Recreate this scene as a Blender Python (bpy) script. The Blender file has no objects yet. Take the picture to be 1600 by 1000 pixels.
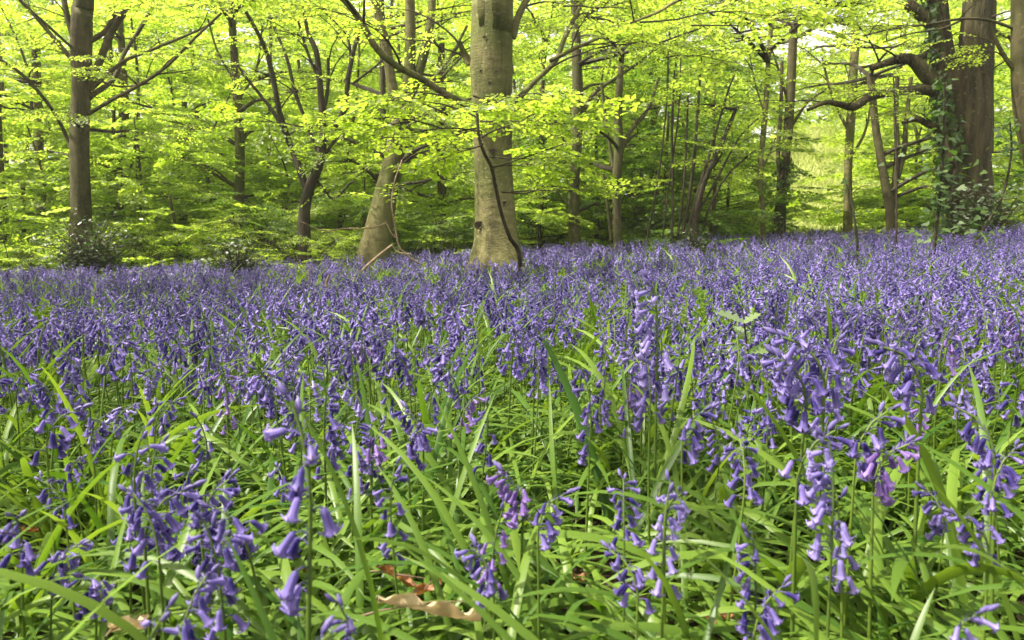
import bpy, math
import numpy as np
from mathutils import Vector, Matrix

C = bpy.context.scene.collection
R = math.radians
PI = math.pi
rg = np.random.default_rng(7)

# ------------------------------------------------------------------ camera, sky, sun, exposure
H, FPX, PITCH = 0.60, 1256.0, R(5.9)
cam_d = bpy.data.cameras.new('camera'); cam = bpy.data.objects.new('camera', cam_d); C.objects.link(cam)
cam.location = (0, 0, H); cam.rotation_euler = (R(90) - PITCH, 0, 0)
cam_d.sensor_width = 36; cam_d.lens = FPX / 1600 * 36; cam_d.clip_start = .02; cam_d.clip_end = 600
cam_d.dof.use_dof = True; cam_d.dof.focus_distance = 2.6; cam_d.dof.aperture_fstop = 9.0
sc = bpy.context.scene
sc.camera = cam

SUN_AZ, SUN_EL = R(-104), R(56)      # azimuth from +Y towards +X
w = bpy.data.worlds.new('World'); sc.world = w; w.use_nodes = True
nt = w.node_tree; bgn = nt.nodes['Background']
sky = nt.nodes.new('ShaderNodeTexSky'); sky.sky_type = 'NISHITA'; sky.sun_disc = False
sky.sun_elevation = SUN_EL; sky.sun_rotation = SUN_AZ; sky.dust_density = 9.0; sky.air_density = .6; sky.ozone_density = .5
wtc = nt.nodes.new('ShaderNodeTexCoord'); wsx = nt.nodes.new('ShaderNodeSeparateXYZ'); nt.links.new(wtc.outputs['Generated'], wsx.inputs[0])
wmr = nt.nodes.new('ShaderNodeMapRange'); wmr.inputs[1].default_value = .30; wmr.inputs[2].default_value = .60; wmr.inputs[3].default_value = .85; wmr.inputs[4].default_value = .12
nt.links.new(wsx.outputs[2], wmr.inputs[0])      # white put into the low sky colour so gaps look overexposed
wmx = nt.nodes.new('ShaderNodeMix'); wmx.data_type = 'RGBA'; nt.links.new(wmr.outputs[0], wmx.inputs[0]); nt.links.new(sky.outputs[0], wmx.inputs[6]); wmx.inputs[7].default_value = (6.5, 6.4, 5.7, 1)
nt.links.new(wmx.outputs[2], bgn.inputs[0]); bgn.inputs[1].default_value = 0.12
sun_d = bpy.data.lights.new('sun', 'SUN'); sun_d.energy = 5.0; sun_d.angle = R(.6); sun_d.color = (1, .93, .80)
sun = bpy.data.objects.new('sun', sun_d); C.objects.link(sun)
sdir = Vector((math.sin(SUN_AZ) * math.cos(SUN_EL), math.cos(SUN_AZ) * math.cos(SUN_EL), math.sin(SUN_EL)))
sun.rotation_euler = sdir.to_track_quat('Z', 'Y').to_euler()
vs = sc.view_settings; vs.view_transform = 'Standard'; vs.look = 'None'; vs.gamma = 1; vs.exposure = 1.24
cy = sc.cycles
cy.max_bounces = 8; cy.diffuse_bounces = 6; cy.glossy_bounces = 1; cy.transmission_bounces = 4; cy.transparent_max_bounces = 4
cy.caustics_reflective = False; cy.caustics_refractive = False
cy.use_denoising = True

# ------------------------------------------------------------------ helpers
cp, sp = math.cos(PITCH), math.sin(PITCH)
def P(px, py, Y):
    """world point at forward distance Y that the photo shows at pixel px, py (1600 x 1000)"""
    x = (px - 800) / FPX; y = (500 - py) / FPX
    t = Y / (cp + y * sp)
    return np.array([x * t, Y, H + t * (-sp + y * cp)])
def PR(rpx, Y): return rpx * Y / FPX
def ground(x, y):
    x = np.asarray(x, float); y = np.asarray(y, float)
    xs = 14 * np.tanh(x / 14)
    z = np.where(x > 0, .053, .044) * xs * np.clip(y / 6, .25, 1) + .03 * np.sin(x * .9 + 1.3) * np.sin(y * .7) * np.clip(y / 5, 0, 1)
    q = x / np.maximum(y, 1)
    t = np.clip((y - 21) / 16, 0, 1); z = z + 4.4 * t * t * (3 - 2 * t) * np.exp(-((q - .390) / .095) ** 4)  # added bank, raised towards the sun to fill the glade with glow
    return z + np.clip(y - 22, 0, 60) * .01
def gz(x, y): return float(ground(x, y))

class MB:
    def __init__(s): s.V = []; s.F = []; s.M = []; s.T = []; s.n = 0
    def add(s, v, f, mat=0, tint=0.5):
        v = np.asarray(v, float).reshape(-1, 3); f = np.asarray(f, int)
        s.V.append(v); s.F.append(f + s.n); s.M.append(mat)
        s.T.append(np.broadcast_to(np.asarray(tint, float), (len(v),)).copy()); s.n += len(v)
    def extend(s, o, mtx=None, scale=1.0):
        for v, f, m, t, off in zip(o.V, o.F, o.M, o.T, np.cumsum([0] + [len(v) for v in o.V])[:-1]):
            vv = v * scale
            if mtx is not None: vv = vv @ np.asarray(mtx.to_3x3()).T + np.asarray(mtx.translation)
            s.V.append(vv); s.F.append(f + s.n); s.M.append(m); s.T.append(t)
        s.n += o.n
    def mesh(s, name, mats, smooth=True, extra=None):
        me = bpy.data.meshes.new(name)
        V = np.concatenate(s.V); T = np.concatenate(s.T)
        me.vertices.add(len(V)); me.vertices.foreach_set('co', V.astype(np.float32).ravel())
        sizes, loops, mi = [], [], []
        for f, m in zip(s.F, s.M):
            if len(f) == 0: continue
            sizes.append(np.full(len(f), f.shape[1])); loops.append(f.ravel()); mi.append(np.full(len(f), m))
        sizes = np.concatenate(sizes); loops = np.concatenate(loops); mi = np.concatenate(mi)
        me.loops.add(len(loops)); me.polygons.add(len(sizes))
        me.loops.foreach_set('vertex_index', loops.astype(np.int32))
        st = np.concatenate([[0], np.cumsum(sizes)[:-1]])
        me.polygons.foreach_set('loop_start', st.astype(np.int32))
        me.polygons.foreach_set('material_index', mi.astype(np.int32))
        me.polygons.foreach_set('use_smooth', np.full(len(sizes), smooth))
        me.update(calc_edges=True)
        a = me.attributes.new('tint', 'FLOAT', 'POINT'); a.data.foreach_set('value', T.astype(np.float32))
        for m in mats: me.materials.append(m)
        return me
    def build(s, name, mats, parent=None, smooth=True):
        o = bpy.data.objects.new(name, s.mesh(name, mats, smooth)); C.objects.link(o)
        if parent: o.parent = parent
        return o

def tag(o, label=None, cat=None, group=None, kind=None):
    if label: o['label'] = label
    if cat: o['category'] = cat
    if group: o['group'] = group
    if kind: o['kind'] = kind
    return o
def empty(name, loc=(0, 0, 0), rz=0):
    o = bpy.data.objects.new(name, None); C.objects.link(o); o.location = loc; o.rotation_euler = (0, 0, rz)
    o.empty_display_size = .2
    return o
def nrm(a): return a / (np.linalg.norm(a, axis=-1, keepdims=True) + 1e-12)

def tubes(Pn, Rn, sides=6):
    """Pn (T,K,3), Rn (T,K) -> verts, quads"""
    Pn = np.asarray(Pn, float); Rn = np.asarray(Rn, float)
    T, K, _ = Pn.shape
    tg = nrm(np.gradient(Pn, axis=1))
    mean = np.abs(nrm(Pn[:, -1] - Pn[:, 0]))
    ref = np.zeros((T, 3)); ref[np.arange(T), np.argmin(mean, axis=1)] = 1
    u = nrm(np.cross(tg, ref[:, None, :])); v = np.cross(tg, u)
    a = np.arange(sides) * 2 * PI / sides
    V = Pn[:, :, None, :] + Rn[:, :, None, None] * (u[:, :, None, :] * np.cos(a)[None, None, :, None] + v[:, :, None, :] * np.sin(a)[None, None, :, None])
    idx = np.arange(T * K * sides).reshape(T, K, sides)
    A = idx[:, :-1, :]; B = np.roll(A, -1, axis=2); D = idx[:, 1:, :]; E = np.roll(D, -1, axis=2)
    F = np.stack([A, B, E, D], -1).reshape(-1, 4)
    return V.reshape(-1, 3), F

def spline(pts, n):
    pts = np.asarray(pts, float)
    if len(pts) == 2:
        t = np.linspace(0, 1, n)[:, None]; return pts[0] * (1 - t) + pts[1] * t
    q = np.vstack([2 * pts[0] - pts[1], pts, 2 * pts[-1] - pts[-2]])
    out = []
    for t in np.linspace(0, len(pts) - 1, n):
        i = min(int(t), len(pts) - 2); f = t - i
        p0, p1, p2, p3 = q[i:i + 4]
        out.append(.5 * ((2 * p1) + (p2 - p0) * f + (2 * p0 - 5 * p1 + 4 * p2 - p3) * f * f + (3 * p1 - p0 - 3 * p2 + p3) * f ** 3))
    return np.array(out)

def leaf_block(pos, d, n, size, width=.70, fine=True, fold=.18):
    """oval leaves folded along the midrib"""
    d = nrm(d); s = nrm(np.cross(n, d)); n2 = np.cross(d, s)
    if fine: ts, ws = np.array([.22, .5, .8]), np.array([.78, 1.0, .62])
    else: ts, ws = np.array([.35, .75]), np.array([.95, .8])
    k = len(ts); L = size[:, None]
    base = pos; tip = pos + d * L - n2 * L * .1
    out = [base]
    for sg in (1, -1):
        for t, w_ in zip(ts, ws):
            out.append(pos + d * L * t + s * (sg * w_ * width * .5) * L + n2 * L * (fold * w_ * .5 - .1 * t * t))
    out.append(tip)
    V = np.stack(out, 1); m = V.shape[1]
    a = [0] + list(range(1, k + 1)) + [m - 1]
    b = [0, m - 1] + list(range(2 * k, k, -1))
    off = (np.arange(len(pos)) * m)[:, None]
    F = np.concatenate([off + np.array(a)[None], off + np.array(b)[None]])
    return V.reshape(-1, 3), F, m

# ------------------------------------------------------------------ materials
def newmat(name):
    m = bpy.data.materials.new(name); m.use_nodes = True; t = m.node_tree
    for n in list(t.nodes): t.nodes.remove(n)
    return m, t, (lambda ty: t.nodes.new('ShaderNode' + ty)), t.links.new
def leaf_mat(name, c1, c2, tc1, tc2, trans=.5, gloss=.022, rough=.5, vary=.35, noise=0.0):
    """leaf: diffuse + translucent + a thin sheen; c = reflected colours, tc = transmitted ones; tint and random mix them"""
    m, t, N, L = newmat(name)
    at = N('Attribute'); at.attribute_name = 'tint'
    oi = N('ObjectInfo'); mx = N('Math'); mx.operation = 'MULTIPLY_ADD'; mx.inputs[1].default_value = vary
    L(oi.outputs['Random'], mx.inputs[0]); L(at.outputs['Fac'], mx.inputs[2])
    sub = N('Math'); sub.operation = 'SUBTRACT'; sub.use_clamp = True; L(mx.outputs[0], sub.inputs[0]); sub.inputs[1].default_value = vary / 2
    m1 = N('Mix'); m1.data_type = 'RGBA'; m1.inputs[6].default_value = (*c1, 1); m1.inputs[7].default_value = (*c2, 1); L(sub.outputs[0], m1.inputs[0])
    m2 = N('Mix'); m2.data_type = 'RGBA'; m2.inputs[6].default_value = (*tc1, 1); m2.inputs[7].default_value = (*tc2, 1); L(sub.outputs[0], m2.inputs[0])
    d = N('BsdfDiffuse'); tr = N('BsdfTranslucent'); g = N('BsdfGlossy'); g.inputs['Roughness'].default_value = rough
    g.inputs['Color'].default_value = (1, 1, 1, 1)
    L(m1.outputs[2], d.inputs[0]); L(m2.outputs[2], tr.inputs[0])
    a = N('MixShader'); a.inputs[0].default_value = trans; L(d.outputs[0], a.inputs[1]); L(tr.outputs[0], a.inputs[2])
    lw = N('LayerWeight'); lw.inputs[0].default_value = .25
    ml = N('Math'); ml.operation = 'MULTIPLY_ADD'; L(lw.outputs['Fresnel'], ml.inputs[0]); ml.inputs[1].default_value = gloss * 1.6; ml.inputs[2].default_value = gloss * .3
    b = N('MixShader'); L(ml.outputs[0], b.inputs[0]); L(a.outputs[0], b.inputs[1]); L(g.outputs[0], b.inputs[2])
    o = N('OutputMaterial'); L(b.outputs[0], o.inputs[0])
    return m
def bark_mat(name, ca, cb, cm, scale=6, stretch=(1, 1, .35), bump=.4, moss=.5, dist=.02):
    m, t, N, L = newmat(name)
    tc = N('TexCoord'); mp = N('Mapping'); mp.inputs['Scale'].default_value = stretch; L(tc.outputs['Object'], mp.inputs[0])
    n1 = N('TexNoise'); n1.inputs['Scale'].default_value = scale; n1.inputs['Detail'].default_value = 8; n1.inputs['Roughness'].default_value = .65; L(mp.outputs[0], n1.inputs[0])
    n2 = N('TexNoise'); n2.inputs['Scale'].default_value = 1.7; n2.inputs['Detail'].default_value = 4; L(tc.outputs['Object'], n2.inputs[0])
    r1 = N('ValToRGB'); r1.color_ramp.elements[0].position = .35; r1.color_ramp.elements[1].position = .68
    r1.color_ramp.elements[0].color = (*ca, 1); r1.color_ramp.elements[1].color = (*cb, 1); L(n1.outputs[0], r1.inputs[0])
    r2 = N('ValToRGB'); r2.color_ramp.elements[0].position = .42; r2.color_ramp.elements[1].position = .62
    r2.color_ramp.elements[0].color = (0, 0, 0, 1); r2.color_ramp.elements[1].color = (moss, moss, moss, 1); L(n2.outputs[0], r2.inputs[0])
    mx = N('Mix'); mx.data_type = 'RGBA'; L(r2.outputs[0], mx.inputs[0]); L(r1.outputs[0], mx.inputs[6]); mx.inputs[7].default_value = (*cm, 1)
    mp2 = N('Mapping'); mp2.inputs['Scale'].default_value = (5, 5, .7); L(tc.outputs['Object'], mp2.inputs[0])
    n4 = N('TexNoise'); n4.inputs['Scale'].default_value = 1.3; n4.inputs['Detail'].default_value = 7; n4.inputs['Roughness'].default_value = .7; L(mp2.outputs[0], n4.inputs[0])
    r4 = N('ValToRGB'); r4.color_ramp.elements[0].position = .36; r4.color_ramp.elements[1].position = .56
    r4.color_ramp.elements[0].color = (.42, .42, .40, 1); r4.color_ramp.elements[1].color = (1, 1, 1, 1); L(n4.outputs[0], r4.inputs[0])
    n5 = N('TexNoise'); n5.inputs['Scale'].default_value = 26; n5.inputs['Detail'].default_value = 3; L(tc.outputs['Object'], n5.inputs[0])
    r5 = N('ValToRGB'); r5.color_ramp.elements[0].position = .62; r5.color_ramp.elements[1].position = .70; r5.color_ramp.elements[0].color = (0, 0, 0, 1); r5.color_ramp.elements[1].color = (.5, .5, .5, 1); L(n5.outputs[0], r5.inputs[0])
    mu = N('Mix'); mu.data_type = 'RGBA'; mu.blend_type = 'MULTIPLY'; mu.inputs[0].default_value = 1; L(mx.outputs[2], mu.inputs[6]); L(r4.outputs[0], mu.inputs[7])
    li = N('Mix'); li.data_type = 'RGBA'; L(r5.outputs[0], li.inputs[0]); L(mu.outputs[2], li.inputs[6]); li.inputs[7].default_value = (*[min(1, q * 1.5 + .02) for q in cb], 1)
    n3 = N('TexNoise'); n3.inputs['Scale'].default_value = scale * 4; n3.inputs['Detail'].default_value = 5; L(mp.outputs[0], n3.inputs[0])
    ad = N('Math'); ad.operation = 'MULTIPLY_ADD'; L(n3.outputs[0], ad.inputs[0]); ad.inputs[1].default_value = .35; L(n1.outputs[0], ad.inputs[2])
    bp = N('Bump'); bp.inputs['Strength'].default_value = bump; bp.inputs['Distance'].default_value = dist; L(ad.outputs[0], bp.inputs['Height'])
    p = N('BsdfPrincipled'); p.inputs['Roughness'].default_value = .85; p.inputs['Specular IOR Level'].default_value = .25
    L(li.outputs[2], p.inputs['Base Color']); L(bp.outputs[0], p.inputs['Normal'])
    o = N('OutputMaterial'); L(p.outputs[0], o.inputs[0])
    return m
def plain_mat(name, c, rough=.7, c2=None, scale=40, spec=.3):
    m, t, N, L = newmat(name)
    p = N('BsdfPrincipled'); p.inputs['Roughness'].default_value = rough; p.inputs['Specular IOR Level'].default_value = spec
    tc = N('TexCoord'); n1 = N('TexNoise'); n1.inputs['Scale'].default_value = scale; n1.inputs['Detail'].default_value = 6; L(tc.outputs['Object'], n1.inputs[0])
    mx = N('Mix'); mx.data_type = 'RGBA'; mx.inputs[6].default_value = (*c, 1); mx.inputs[7].default_value = (*(c2 or c), 1)
    r = N('ValToRGB'); r.color_ramp.elements[0].position = .38; r.color_ramp.elements[1].position = .62; L(n1.outputs[0], r.inputs[0]); L(r.outputs[0], mx.inputs[0])
    L(mx.outputs[2], p.inputs['Base Color']); o = N('OutputMaterial'); L(p.outputs[0], o.inputs[0])
    return m

M_lime = leaf_mat('beech_leaf_lime', (.145, .21, .022), (.24, .30, .05), (.49, .68, .035), (.64, .82, .11), trans=.64)
M_mid = leaf_mat('leaf_mid_green', (.12, .18, .018), (.21, .27, .04), (.40, .58, .03), (.60, .76, .08), trans=.62)
M_deep = leaf_mat('leaf_deep_green', (.045, .095, .015), (.10, .16, .03), (.18, .34, .02), (.32, .50, .05), trans=.5)
M_dark = leaf_mat('holly_leaf', (.025, .055, .014), (.085, .13, .045), (.05, .12, .01), (.16, .28, .05), trans=.25, gloss=.07, rough=.5)
M_ivy = leaf_mat('ivy_leaf', (.025, .06, .012), (.07, .12, .02), (.08, .2, .015), (.16, .3, .03), trans=.35, gloss=.03, rough=.5)
M_strap = leaf_mat('bluebell_leaf', (.035, .088, .010), (.135, .215, .028), (.11, .25, .008), (.36, .54, .035), trans=.34, gloss=.05, rough=.4, vary=.5)
M_stem = leaf_mat('flower_stem', (.07, .12, .02), (.14, .21, .03), (.14, .26, .02), (.25, .4, .04), trans=.25, gloss=.05, vary=.8)
M_bell = leaf_mat('bluebell_petal', (.045, .032, .18), (.31, .25, .60), (.065, .04, .27), (.43, .33, .78), trans=.40, gloss=.02, rough=.6, vary=.9)
M_bud = leaf_mat('bluebell_bud', (.06, .045, .17), (.16, .13, .32), (.08, .05, .22), (.2, .15, .4), trans=.25, gloss=.04, vary=.4)
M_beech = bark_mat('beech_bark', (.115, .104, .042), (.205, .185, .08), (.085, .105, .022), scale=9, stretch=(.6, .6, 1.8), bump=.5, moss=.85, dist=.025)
M_beechd = bark_mat('beech_bark_shaded', (.042, .036, .018), (.115, .095, .045), (.07, .08, .022), scale=7, stretch=(1, 1, .8), bump=.4, moss=.5, dist=.02)  # darker beech bark with the shade put into its colour
M_oak = bark_mat('oak_bark', (.020, .016, .007), (.115, .092, .042), (.06, .07, .018), scale=13, stretch=(1, 1, .16), bump=1.0, moss=.35, dist=.06)
M_twig = bark_mat('twig_bark', (.022, .017, .012), (.065, .052, .03), (.04, .045, .02), scale=20, bump=.3, moss=.4, dist=.005)
M_wood = bark_mat('dead_wood', (.16, .10, .065), (.33, .235, .16), (.2, .17, .1), scale=18, stretch=(1, 1, 1), bump=.4, moss=.3, dist=.004)
M_dry = leaf_mat('dry_leaf', (.33, .22, .11), (.62, .49, .31), (.4, .26, .1), (.6, .45, .25), trans=.25, gloss=.04, vary=.2)
M_soil = plain_mat('woodland_soil', (.010, .008, .005), .95, (.030, .022, .012), 60, .1)

# ------------------------------------------------------------------ ground
xs = np.concatenate([np.linspace(-160, -22, 20), np.linspace(-20, 24, 100), np.linspace(26, 160, 20)])
ys = np.concatenate([np.linspace(-60, -4, 10), np.linspace(-3, 26, 80), np.linspace(27, 48, 24), np.linspace(52, 260, 26)])
gx, gy = np.meshgrid(xs, ys)
gm = MB(); nx = len(xs)
i = (np.arange(len(ys) - 1)[:, None] * nx + np.arange(nx - 1)[None]).ravel()
gm.add(np.stack([gx, gy, ground(gx, gy)], -1).reshape(-1, 3), np.stack([i, i + 1, i + nx + 1, i + nx], -1))
tag(gm.build('ground', [M_soil]), kind='structure')

# ------------------------------------------------------------------ sprays: flat fans of leaves on side twigs
def make_spray(seed, leaf=.078, step=.058):
    r = np.random.default_rng(seed)
    tw, lp, ld = [], [], []
    zf = lambda x, y: -.17 * x * x - .12 * y * y
    K = 5; t = np.linspace(0, 1, K)
    by = .06 * np.sin(t * 3 + r.uniform(0, 6)) * t
    tw.append((np.stack([t, by, zf(t, by)], -1), np.linspace(.007, .0022, K)))
    def leaves_on(p, th, a0):
        side = 1 if r.random() < .5 else -1
        side = -side
        for q in p:
            a = a0 + side * r.uniform(.5, 1.1); side = -side
            lp.append(q); ld.append((math.cos(a), math.sin(a), r.normal(-.12, .16)))
    sgn = 1
    for x in np.arange(.1, .98, .085):
        sgn = -sgn; L = (.62 * (1 - x) ** .8 + .1) * r.uniform(.75, 1.15); a = sgn * r.uniform(.65, 1.0)
        b = np.array([x, np.interp(x, t, by)])
        tt = np.linspace(0, 1, K)
        aa = a - sgn * .25 * tt
        px = b[0] + L * tt * np.cos(aa); py = b[1] + L * tt * np.sin(aa)
        tw.append((np.stack([px, py, zf(px, py)], -1), np.linspace(.0035, .0015, K)))
        n = max(2, int(L / step)); f = (np.arange(n) + .6) / n
        q = np.stack([np.interp(f, tt, px), np.interp(f, tt, py)], -1)
        leaves_on(np.column_stack([q, zf(q[:, 0], q[:, 1])]), None, a)
    q = np.linspace(.2, 1, 10); leaves_on(np.stack([q, np.interp(q, t, by), zf(q, 0)], -1), None, 0)
    lp = np.array(lp); ld = np.array(ld); n = len(lp)
    ln = np.stack([r.normal(.1, .55, n), r.normal(0, .55, n), np.ones(n)], -1)
    return dict(tw=np.array([a for a, _ in tw]), tr=np.array([b for _, b in tw]), lp=lp + [0, 0, -.004], ld=ld, ln=ln, ls=leaf * r.uniform(.62, 1.2, n), lt=r.uniform(0, 1, n))
SPR = [make_spray(100 + k) for k in range(6)]
SPRC = [make_spray(200 + k, leaf=.13, step=.11) for k in range(4)]      # coarser, for crowns far off

def rotm(az, tilt, roll):
    ca, sa = np.cos(az), np.sin(az); ct, st = np.cos(tilt), np.sin(tilt); cr, sr = np.cos(roll), np.sin(roll)
    z, o = np.zeros_like(az), np.ones_like(az)
    A = np.stack([np.stack([ca, -sa, z], -1), np.stack([sa, ca, z], -1), np.stack([z, z, o], -1)], -2)
    B = np.stack([np.stack([ct, z, -st], -1), np.stack([z, o, z], -1), np.stack([st, z, ct], -1)], -2)
    D = np.stack([np.stack([o, z, z], -1), np.stack([z, cr, -sr], -1), np.stack([z, sr, cr], -1)], -2)
    return A @ B @ D
def put_sprays(mb, pos, az, scale, r, leafmat=0, twigmat=1, lib=None, fine=True, tilt=.2, leafk=1.0, keep=1.0, tshift=0):
    pos = np.asarray(pos, float).reshape(-1, 3); S = len(pos)
    if S == 0: return
    lib = lib or SPR; which = r.integers(0, len(lib), S)
    Rm = rotm(np.asarray(az, float), r.normal(.02, tilt, S), r.normal(0, tilt * 1.3, S)); scale = np.broadcast_to(np.asarray(scale, float), (S,))
    tb = np.clip(r.normal(.5, .2, S) + tshift, 0, 1)
    for k, s in enumerate(lib):
        q = np.where(which == k)[0]
        if len(q) == 0: continue
        M = Rm[q]; sc_ = scale[q]; p0 = pos[q]; nl = len(s['lp'])
        lp = np.einsum('sij,lj->sli', M, s['lp']) * sc_[:, None, None] + p0[:, None]
        ld = np.einsum('sij,lj->sli', M, s['ld']); ln = np.einsum('sij,lj->sli', M, s['ln'])
        ls = s['ls'][None] * sc_[:, None] * leafk
        lt = np.clip(s['lt'][None] * .5 + tb[q][:, None] * .75 - .12, 0, 1)
        lp, ld, ln, ls, lt = lp.reshape(-1, 3), ld.reshape(-1, 3), ln.reshape(-1, 3), ls.ravel(), lt.ravel()
        if keep < 1:
            z = r.random(len(lp)) < keep; lp, ld, ln, ls, lt = lp[z], ld[z], ln[z], ls[z], lt[z]
        v, f, m = leaf_block(lp, ld, ln, ls, fine=fine)
        mb.add(v, f, leafmat, np.repeat(lt, m))
        nt_ = 1 if not fine else len(s['tw'])
        tw = np.einsum('sij,tkj->stki', M, s['tw'][:nt_]) * sc_[:, None, None, None] + p0[:, None, None]
        tr = s['tr'][None, :nt_] * sc_[:, None, None]
        v, f = tubes(tw.reshape(-1, 5, 3), tr.reshape(-1, 5), 3)
        mb.add(v, f, twigmat)

def branch_system(mb, start, az, length, r0, r, rise=.35, spray=.75, lib=None, fine=True, leafmat=0, twigmat=1, dens=1.0, sprays=True, keep=1.0, first=.2, sides=5, leafk=1.0, tshift=0):
    """a curved branch with side branches, leaf sprays all along; returns its line"""
    K = 9; t = np.linspace(0, 1, K)
    a = az + np.cumsum(r.normal(0, .12, K)) * .7
    step = length / (K - 1)
    el = rise * (1 - t * 1.15) + r.normal(0, .07, K)
    d = np.stack([np.cos(a) * np.cos(el), np.sin(a) * np.cos(el), np.sin(el)], -1) * step
    p = np.asarray(start, float) + np.vstack([[0, 0, 0], np.cumsum(d[:-1], 0)])
    v, f = tubes(p[None], (r0 * (1 - t * .85))[None], sides); mb.add(v, f, twigmat)
    sp_, sa_ = [], []
    n = max(2, int(length / .42 * dens)); sg = 1; T, RR = [], []
    for k in range(n):
        u = first + (1 - first) * (k + r.uniform(.2, .8)) / n; sg = -sg
        b = np.array([np.interp(u, t, p[:, c]) for c in range(3)]); aa = np.interp(u, t, a) + sg * r.uniform(.5, 1.0)
        L = length * .42 * (1 - u * .6) * r.uniform(.6, 1.2)
        e = r.normal(.1, .15); q = np.linspace(0, 1, 5)[:, None]
        dv = np.array([math.cos(aa), math.sin(aa), e])
        line = b + dv * q * L + np.array([0, 0, -.12 * L]) * q ** 2 + np.array([-math.sin(aa), math.cos(aa), 0]) * (.08 * L * r.normal() * q ** 2)
        T.append(line); RR.append(np.linspace(max(.004, r0 * .38 * (1 - u * .5)), .003, 5))
        for w_ in np.arange(.35, 1.01, max(.22, .42 / max(L, .3))):
            sp_.append(line[min(4, int(round(w_ * 4)))]); sa_.append(aa + r.normal(0, .6))
    v, f = tubes(np.array(T), np.array(RR), 4); mb.add(v, f, twigmat)
    sp_.append(p[-1]); sa_.append(a[-1])
    if sprays: put_sprays(mb, np.array(sp_), np.array(sa_), spray * r.uniform(.7, 1.2, len(sp_)), r, leafmat, twigmat, lib, fine, keep=keep, leafk=leafk, tshift=tshift)
    return p

def trunk_block(mb, pts, rad, r, sides=28, n=40, rough=.035, flare=0, mat=0, seedk=0.0):
    """swept trunk with an uneven surface, root flare at the foot"""
    L = spline(pts, n); rr = np.interp(np.linspace(0, 1, n), np.linspace(0, 1, len(rad)), rad)
    V, F = tubes(L[None], np.ones((1, n)), sides); V = V.reshape(n, sides, 3)
    a = np.arange(sides) * 2 * PI / sides
    s = np.concatenate([[0], np.cumsum(np.linalg.norm(np.diff(L, axis=0), axis=1))])
    ph = r.uniform(0, 6, 8)
    m = 1 + rough * (np.sin(2 * a[None] + ph[0] + s[:, None] * 1.1) + .7 * np.sin(3 * a[None] + ph[1] - s[:, None] * 1.7) + .5 * np.sin(5 * a[None] + ph[2] + s[:, None] * 2.7) + .35 * np.sin(4 * s[:, None] + ph[3] + 2 * np.sin(a[None] + ph[4])))
    if flare:
        fl = np.exp(-s / .35)[:, None] * flare
        m = m + fl * (.55 + .45 * np.cos(5 * a[None] + ph[5])) + .0
    V = L[:, None] + (V - L[:, None]) * (rr[:, None] * m)[..., None]
    mb.add(V.reshape(-1, 3), F, mat)
    return L

TK = .87
def foot(px, Y, dx=0):
    x = (px - 800) / FPX * Y * 1.0
    return np.array([x, Y, gz(x, Y) - .12])

def named_tree(name, cat, label, px, Y, pts, limbs, bark, leaf, seed, ext=None, autos=(), crown_kw=None, n=44, sides=28, flare=0, rough=.035, group=None, limb_k=.66, extra=None):
    """pts: [(px,py,rpx)] trunk from foot up; limbs: list of [(px,py,rpx[,dY])]; autos: (count, z0, z1, len0, len1, az0, az1)"""
    r = np.random.default_rng(seed)
    b = foot(px, Y); root = empty(name, (b[0], b[1], b[2] + .12)); tag(root, label, cat, group)
    o = np.array(root.location)
    T = [b] + [P(a[0], a[1], Y + (a[3] if len(a) > 3 else 0)) for a in pts]; RR = [PR(pts[0][2] * 1.0 * TK, Y)] + [PR(a[2] * TK, Y) for a in pts]
    if ext: T.append(T[-1] + np.array(ext[:3])); RR.append(ext[3])
    mb = MB(); L = trunk_block(mb, np.array(T) - o, RR, r, sides, n, rough, flare)
    tr = mb.build('trunk', [bark], root)
    cr = MB(); kw = dict(crown_kw or {})
    for lb in limbs:
        q = np.array([P(a[0], a[1], Y + (a[3] if len(a) > 3 else 0)) for a in lb]) - o
        rr = [PR(a[2] * limb_k, Y) for a in lb]
        m2 = MB(); ll = trunk_block(m2, q, rr, r, 12, 26, .05); m2.build('branch', [bark], root)
        if lb[0][2] > 0 and kw.get('limb_twigs', 1):
            tot = np.linalg.norm(q[-1] - q[0]); k = max(2, int(tot / .5 * kw.get('limb_twigs', 1)))
            for j in range(k):
                u = r.uniform(.3, 1); s = ll[int(u * 25)]; dv = ll[min(25, int(u * 25) + 2)] - ll[max(0, int(u * 25) - 2)]
                az = math.atan2(dv[1], dv[0]) + r.choice([-1, 1]) * r.uniform(.4, 1.2)
                branch_system(cr, s, az, r.uniform(.6, 1.5) * kw.get('twig_len', 1), min(.014, max(.006, PR(lb[-1][2] * .5, Y))), r, rise=r.uniform(.1, .9), spray=kw.get('spray', .6), dens=kw.get('dens', .8), keep=kw.get('keep', .8), fine=kw.get('fine', True))
    for (cnt, z0, z1, l0, l1, a0, a1) in autos:
        for k in range(cnt):
            z = r.uniform(z0, z1); i = int(np.argmin(abs(L[:, 2] - z))); ln = r.uniform(l0, l1)
            branch_system(cr, L[i], r.uniform(a0, a1), ln, .012 + .012 * ln, r, rise=r.uniform(.0, .6), spray=kw.get('spray', .75), dens=kw.get('dens', 1), keep=kw.get('keep', .9), fine=kw.get('fine', True))
    if extra: extra(cr, r, o, L)
    if cr.n: cr.build('crown', [leaf, M_twig], root, smooth=False)
    return root

FULL = (0, 2 * PI)
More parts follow.
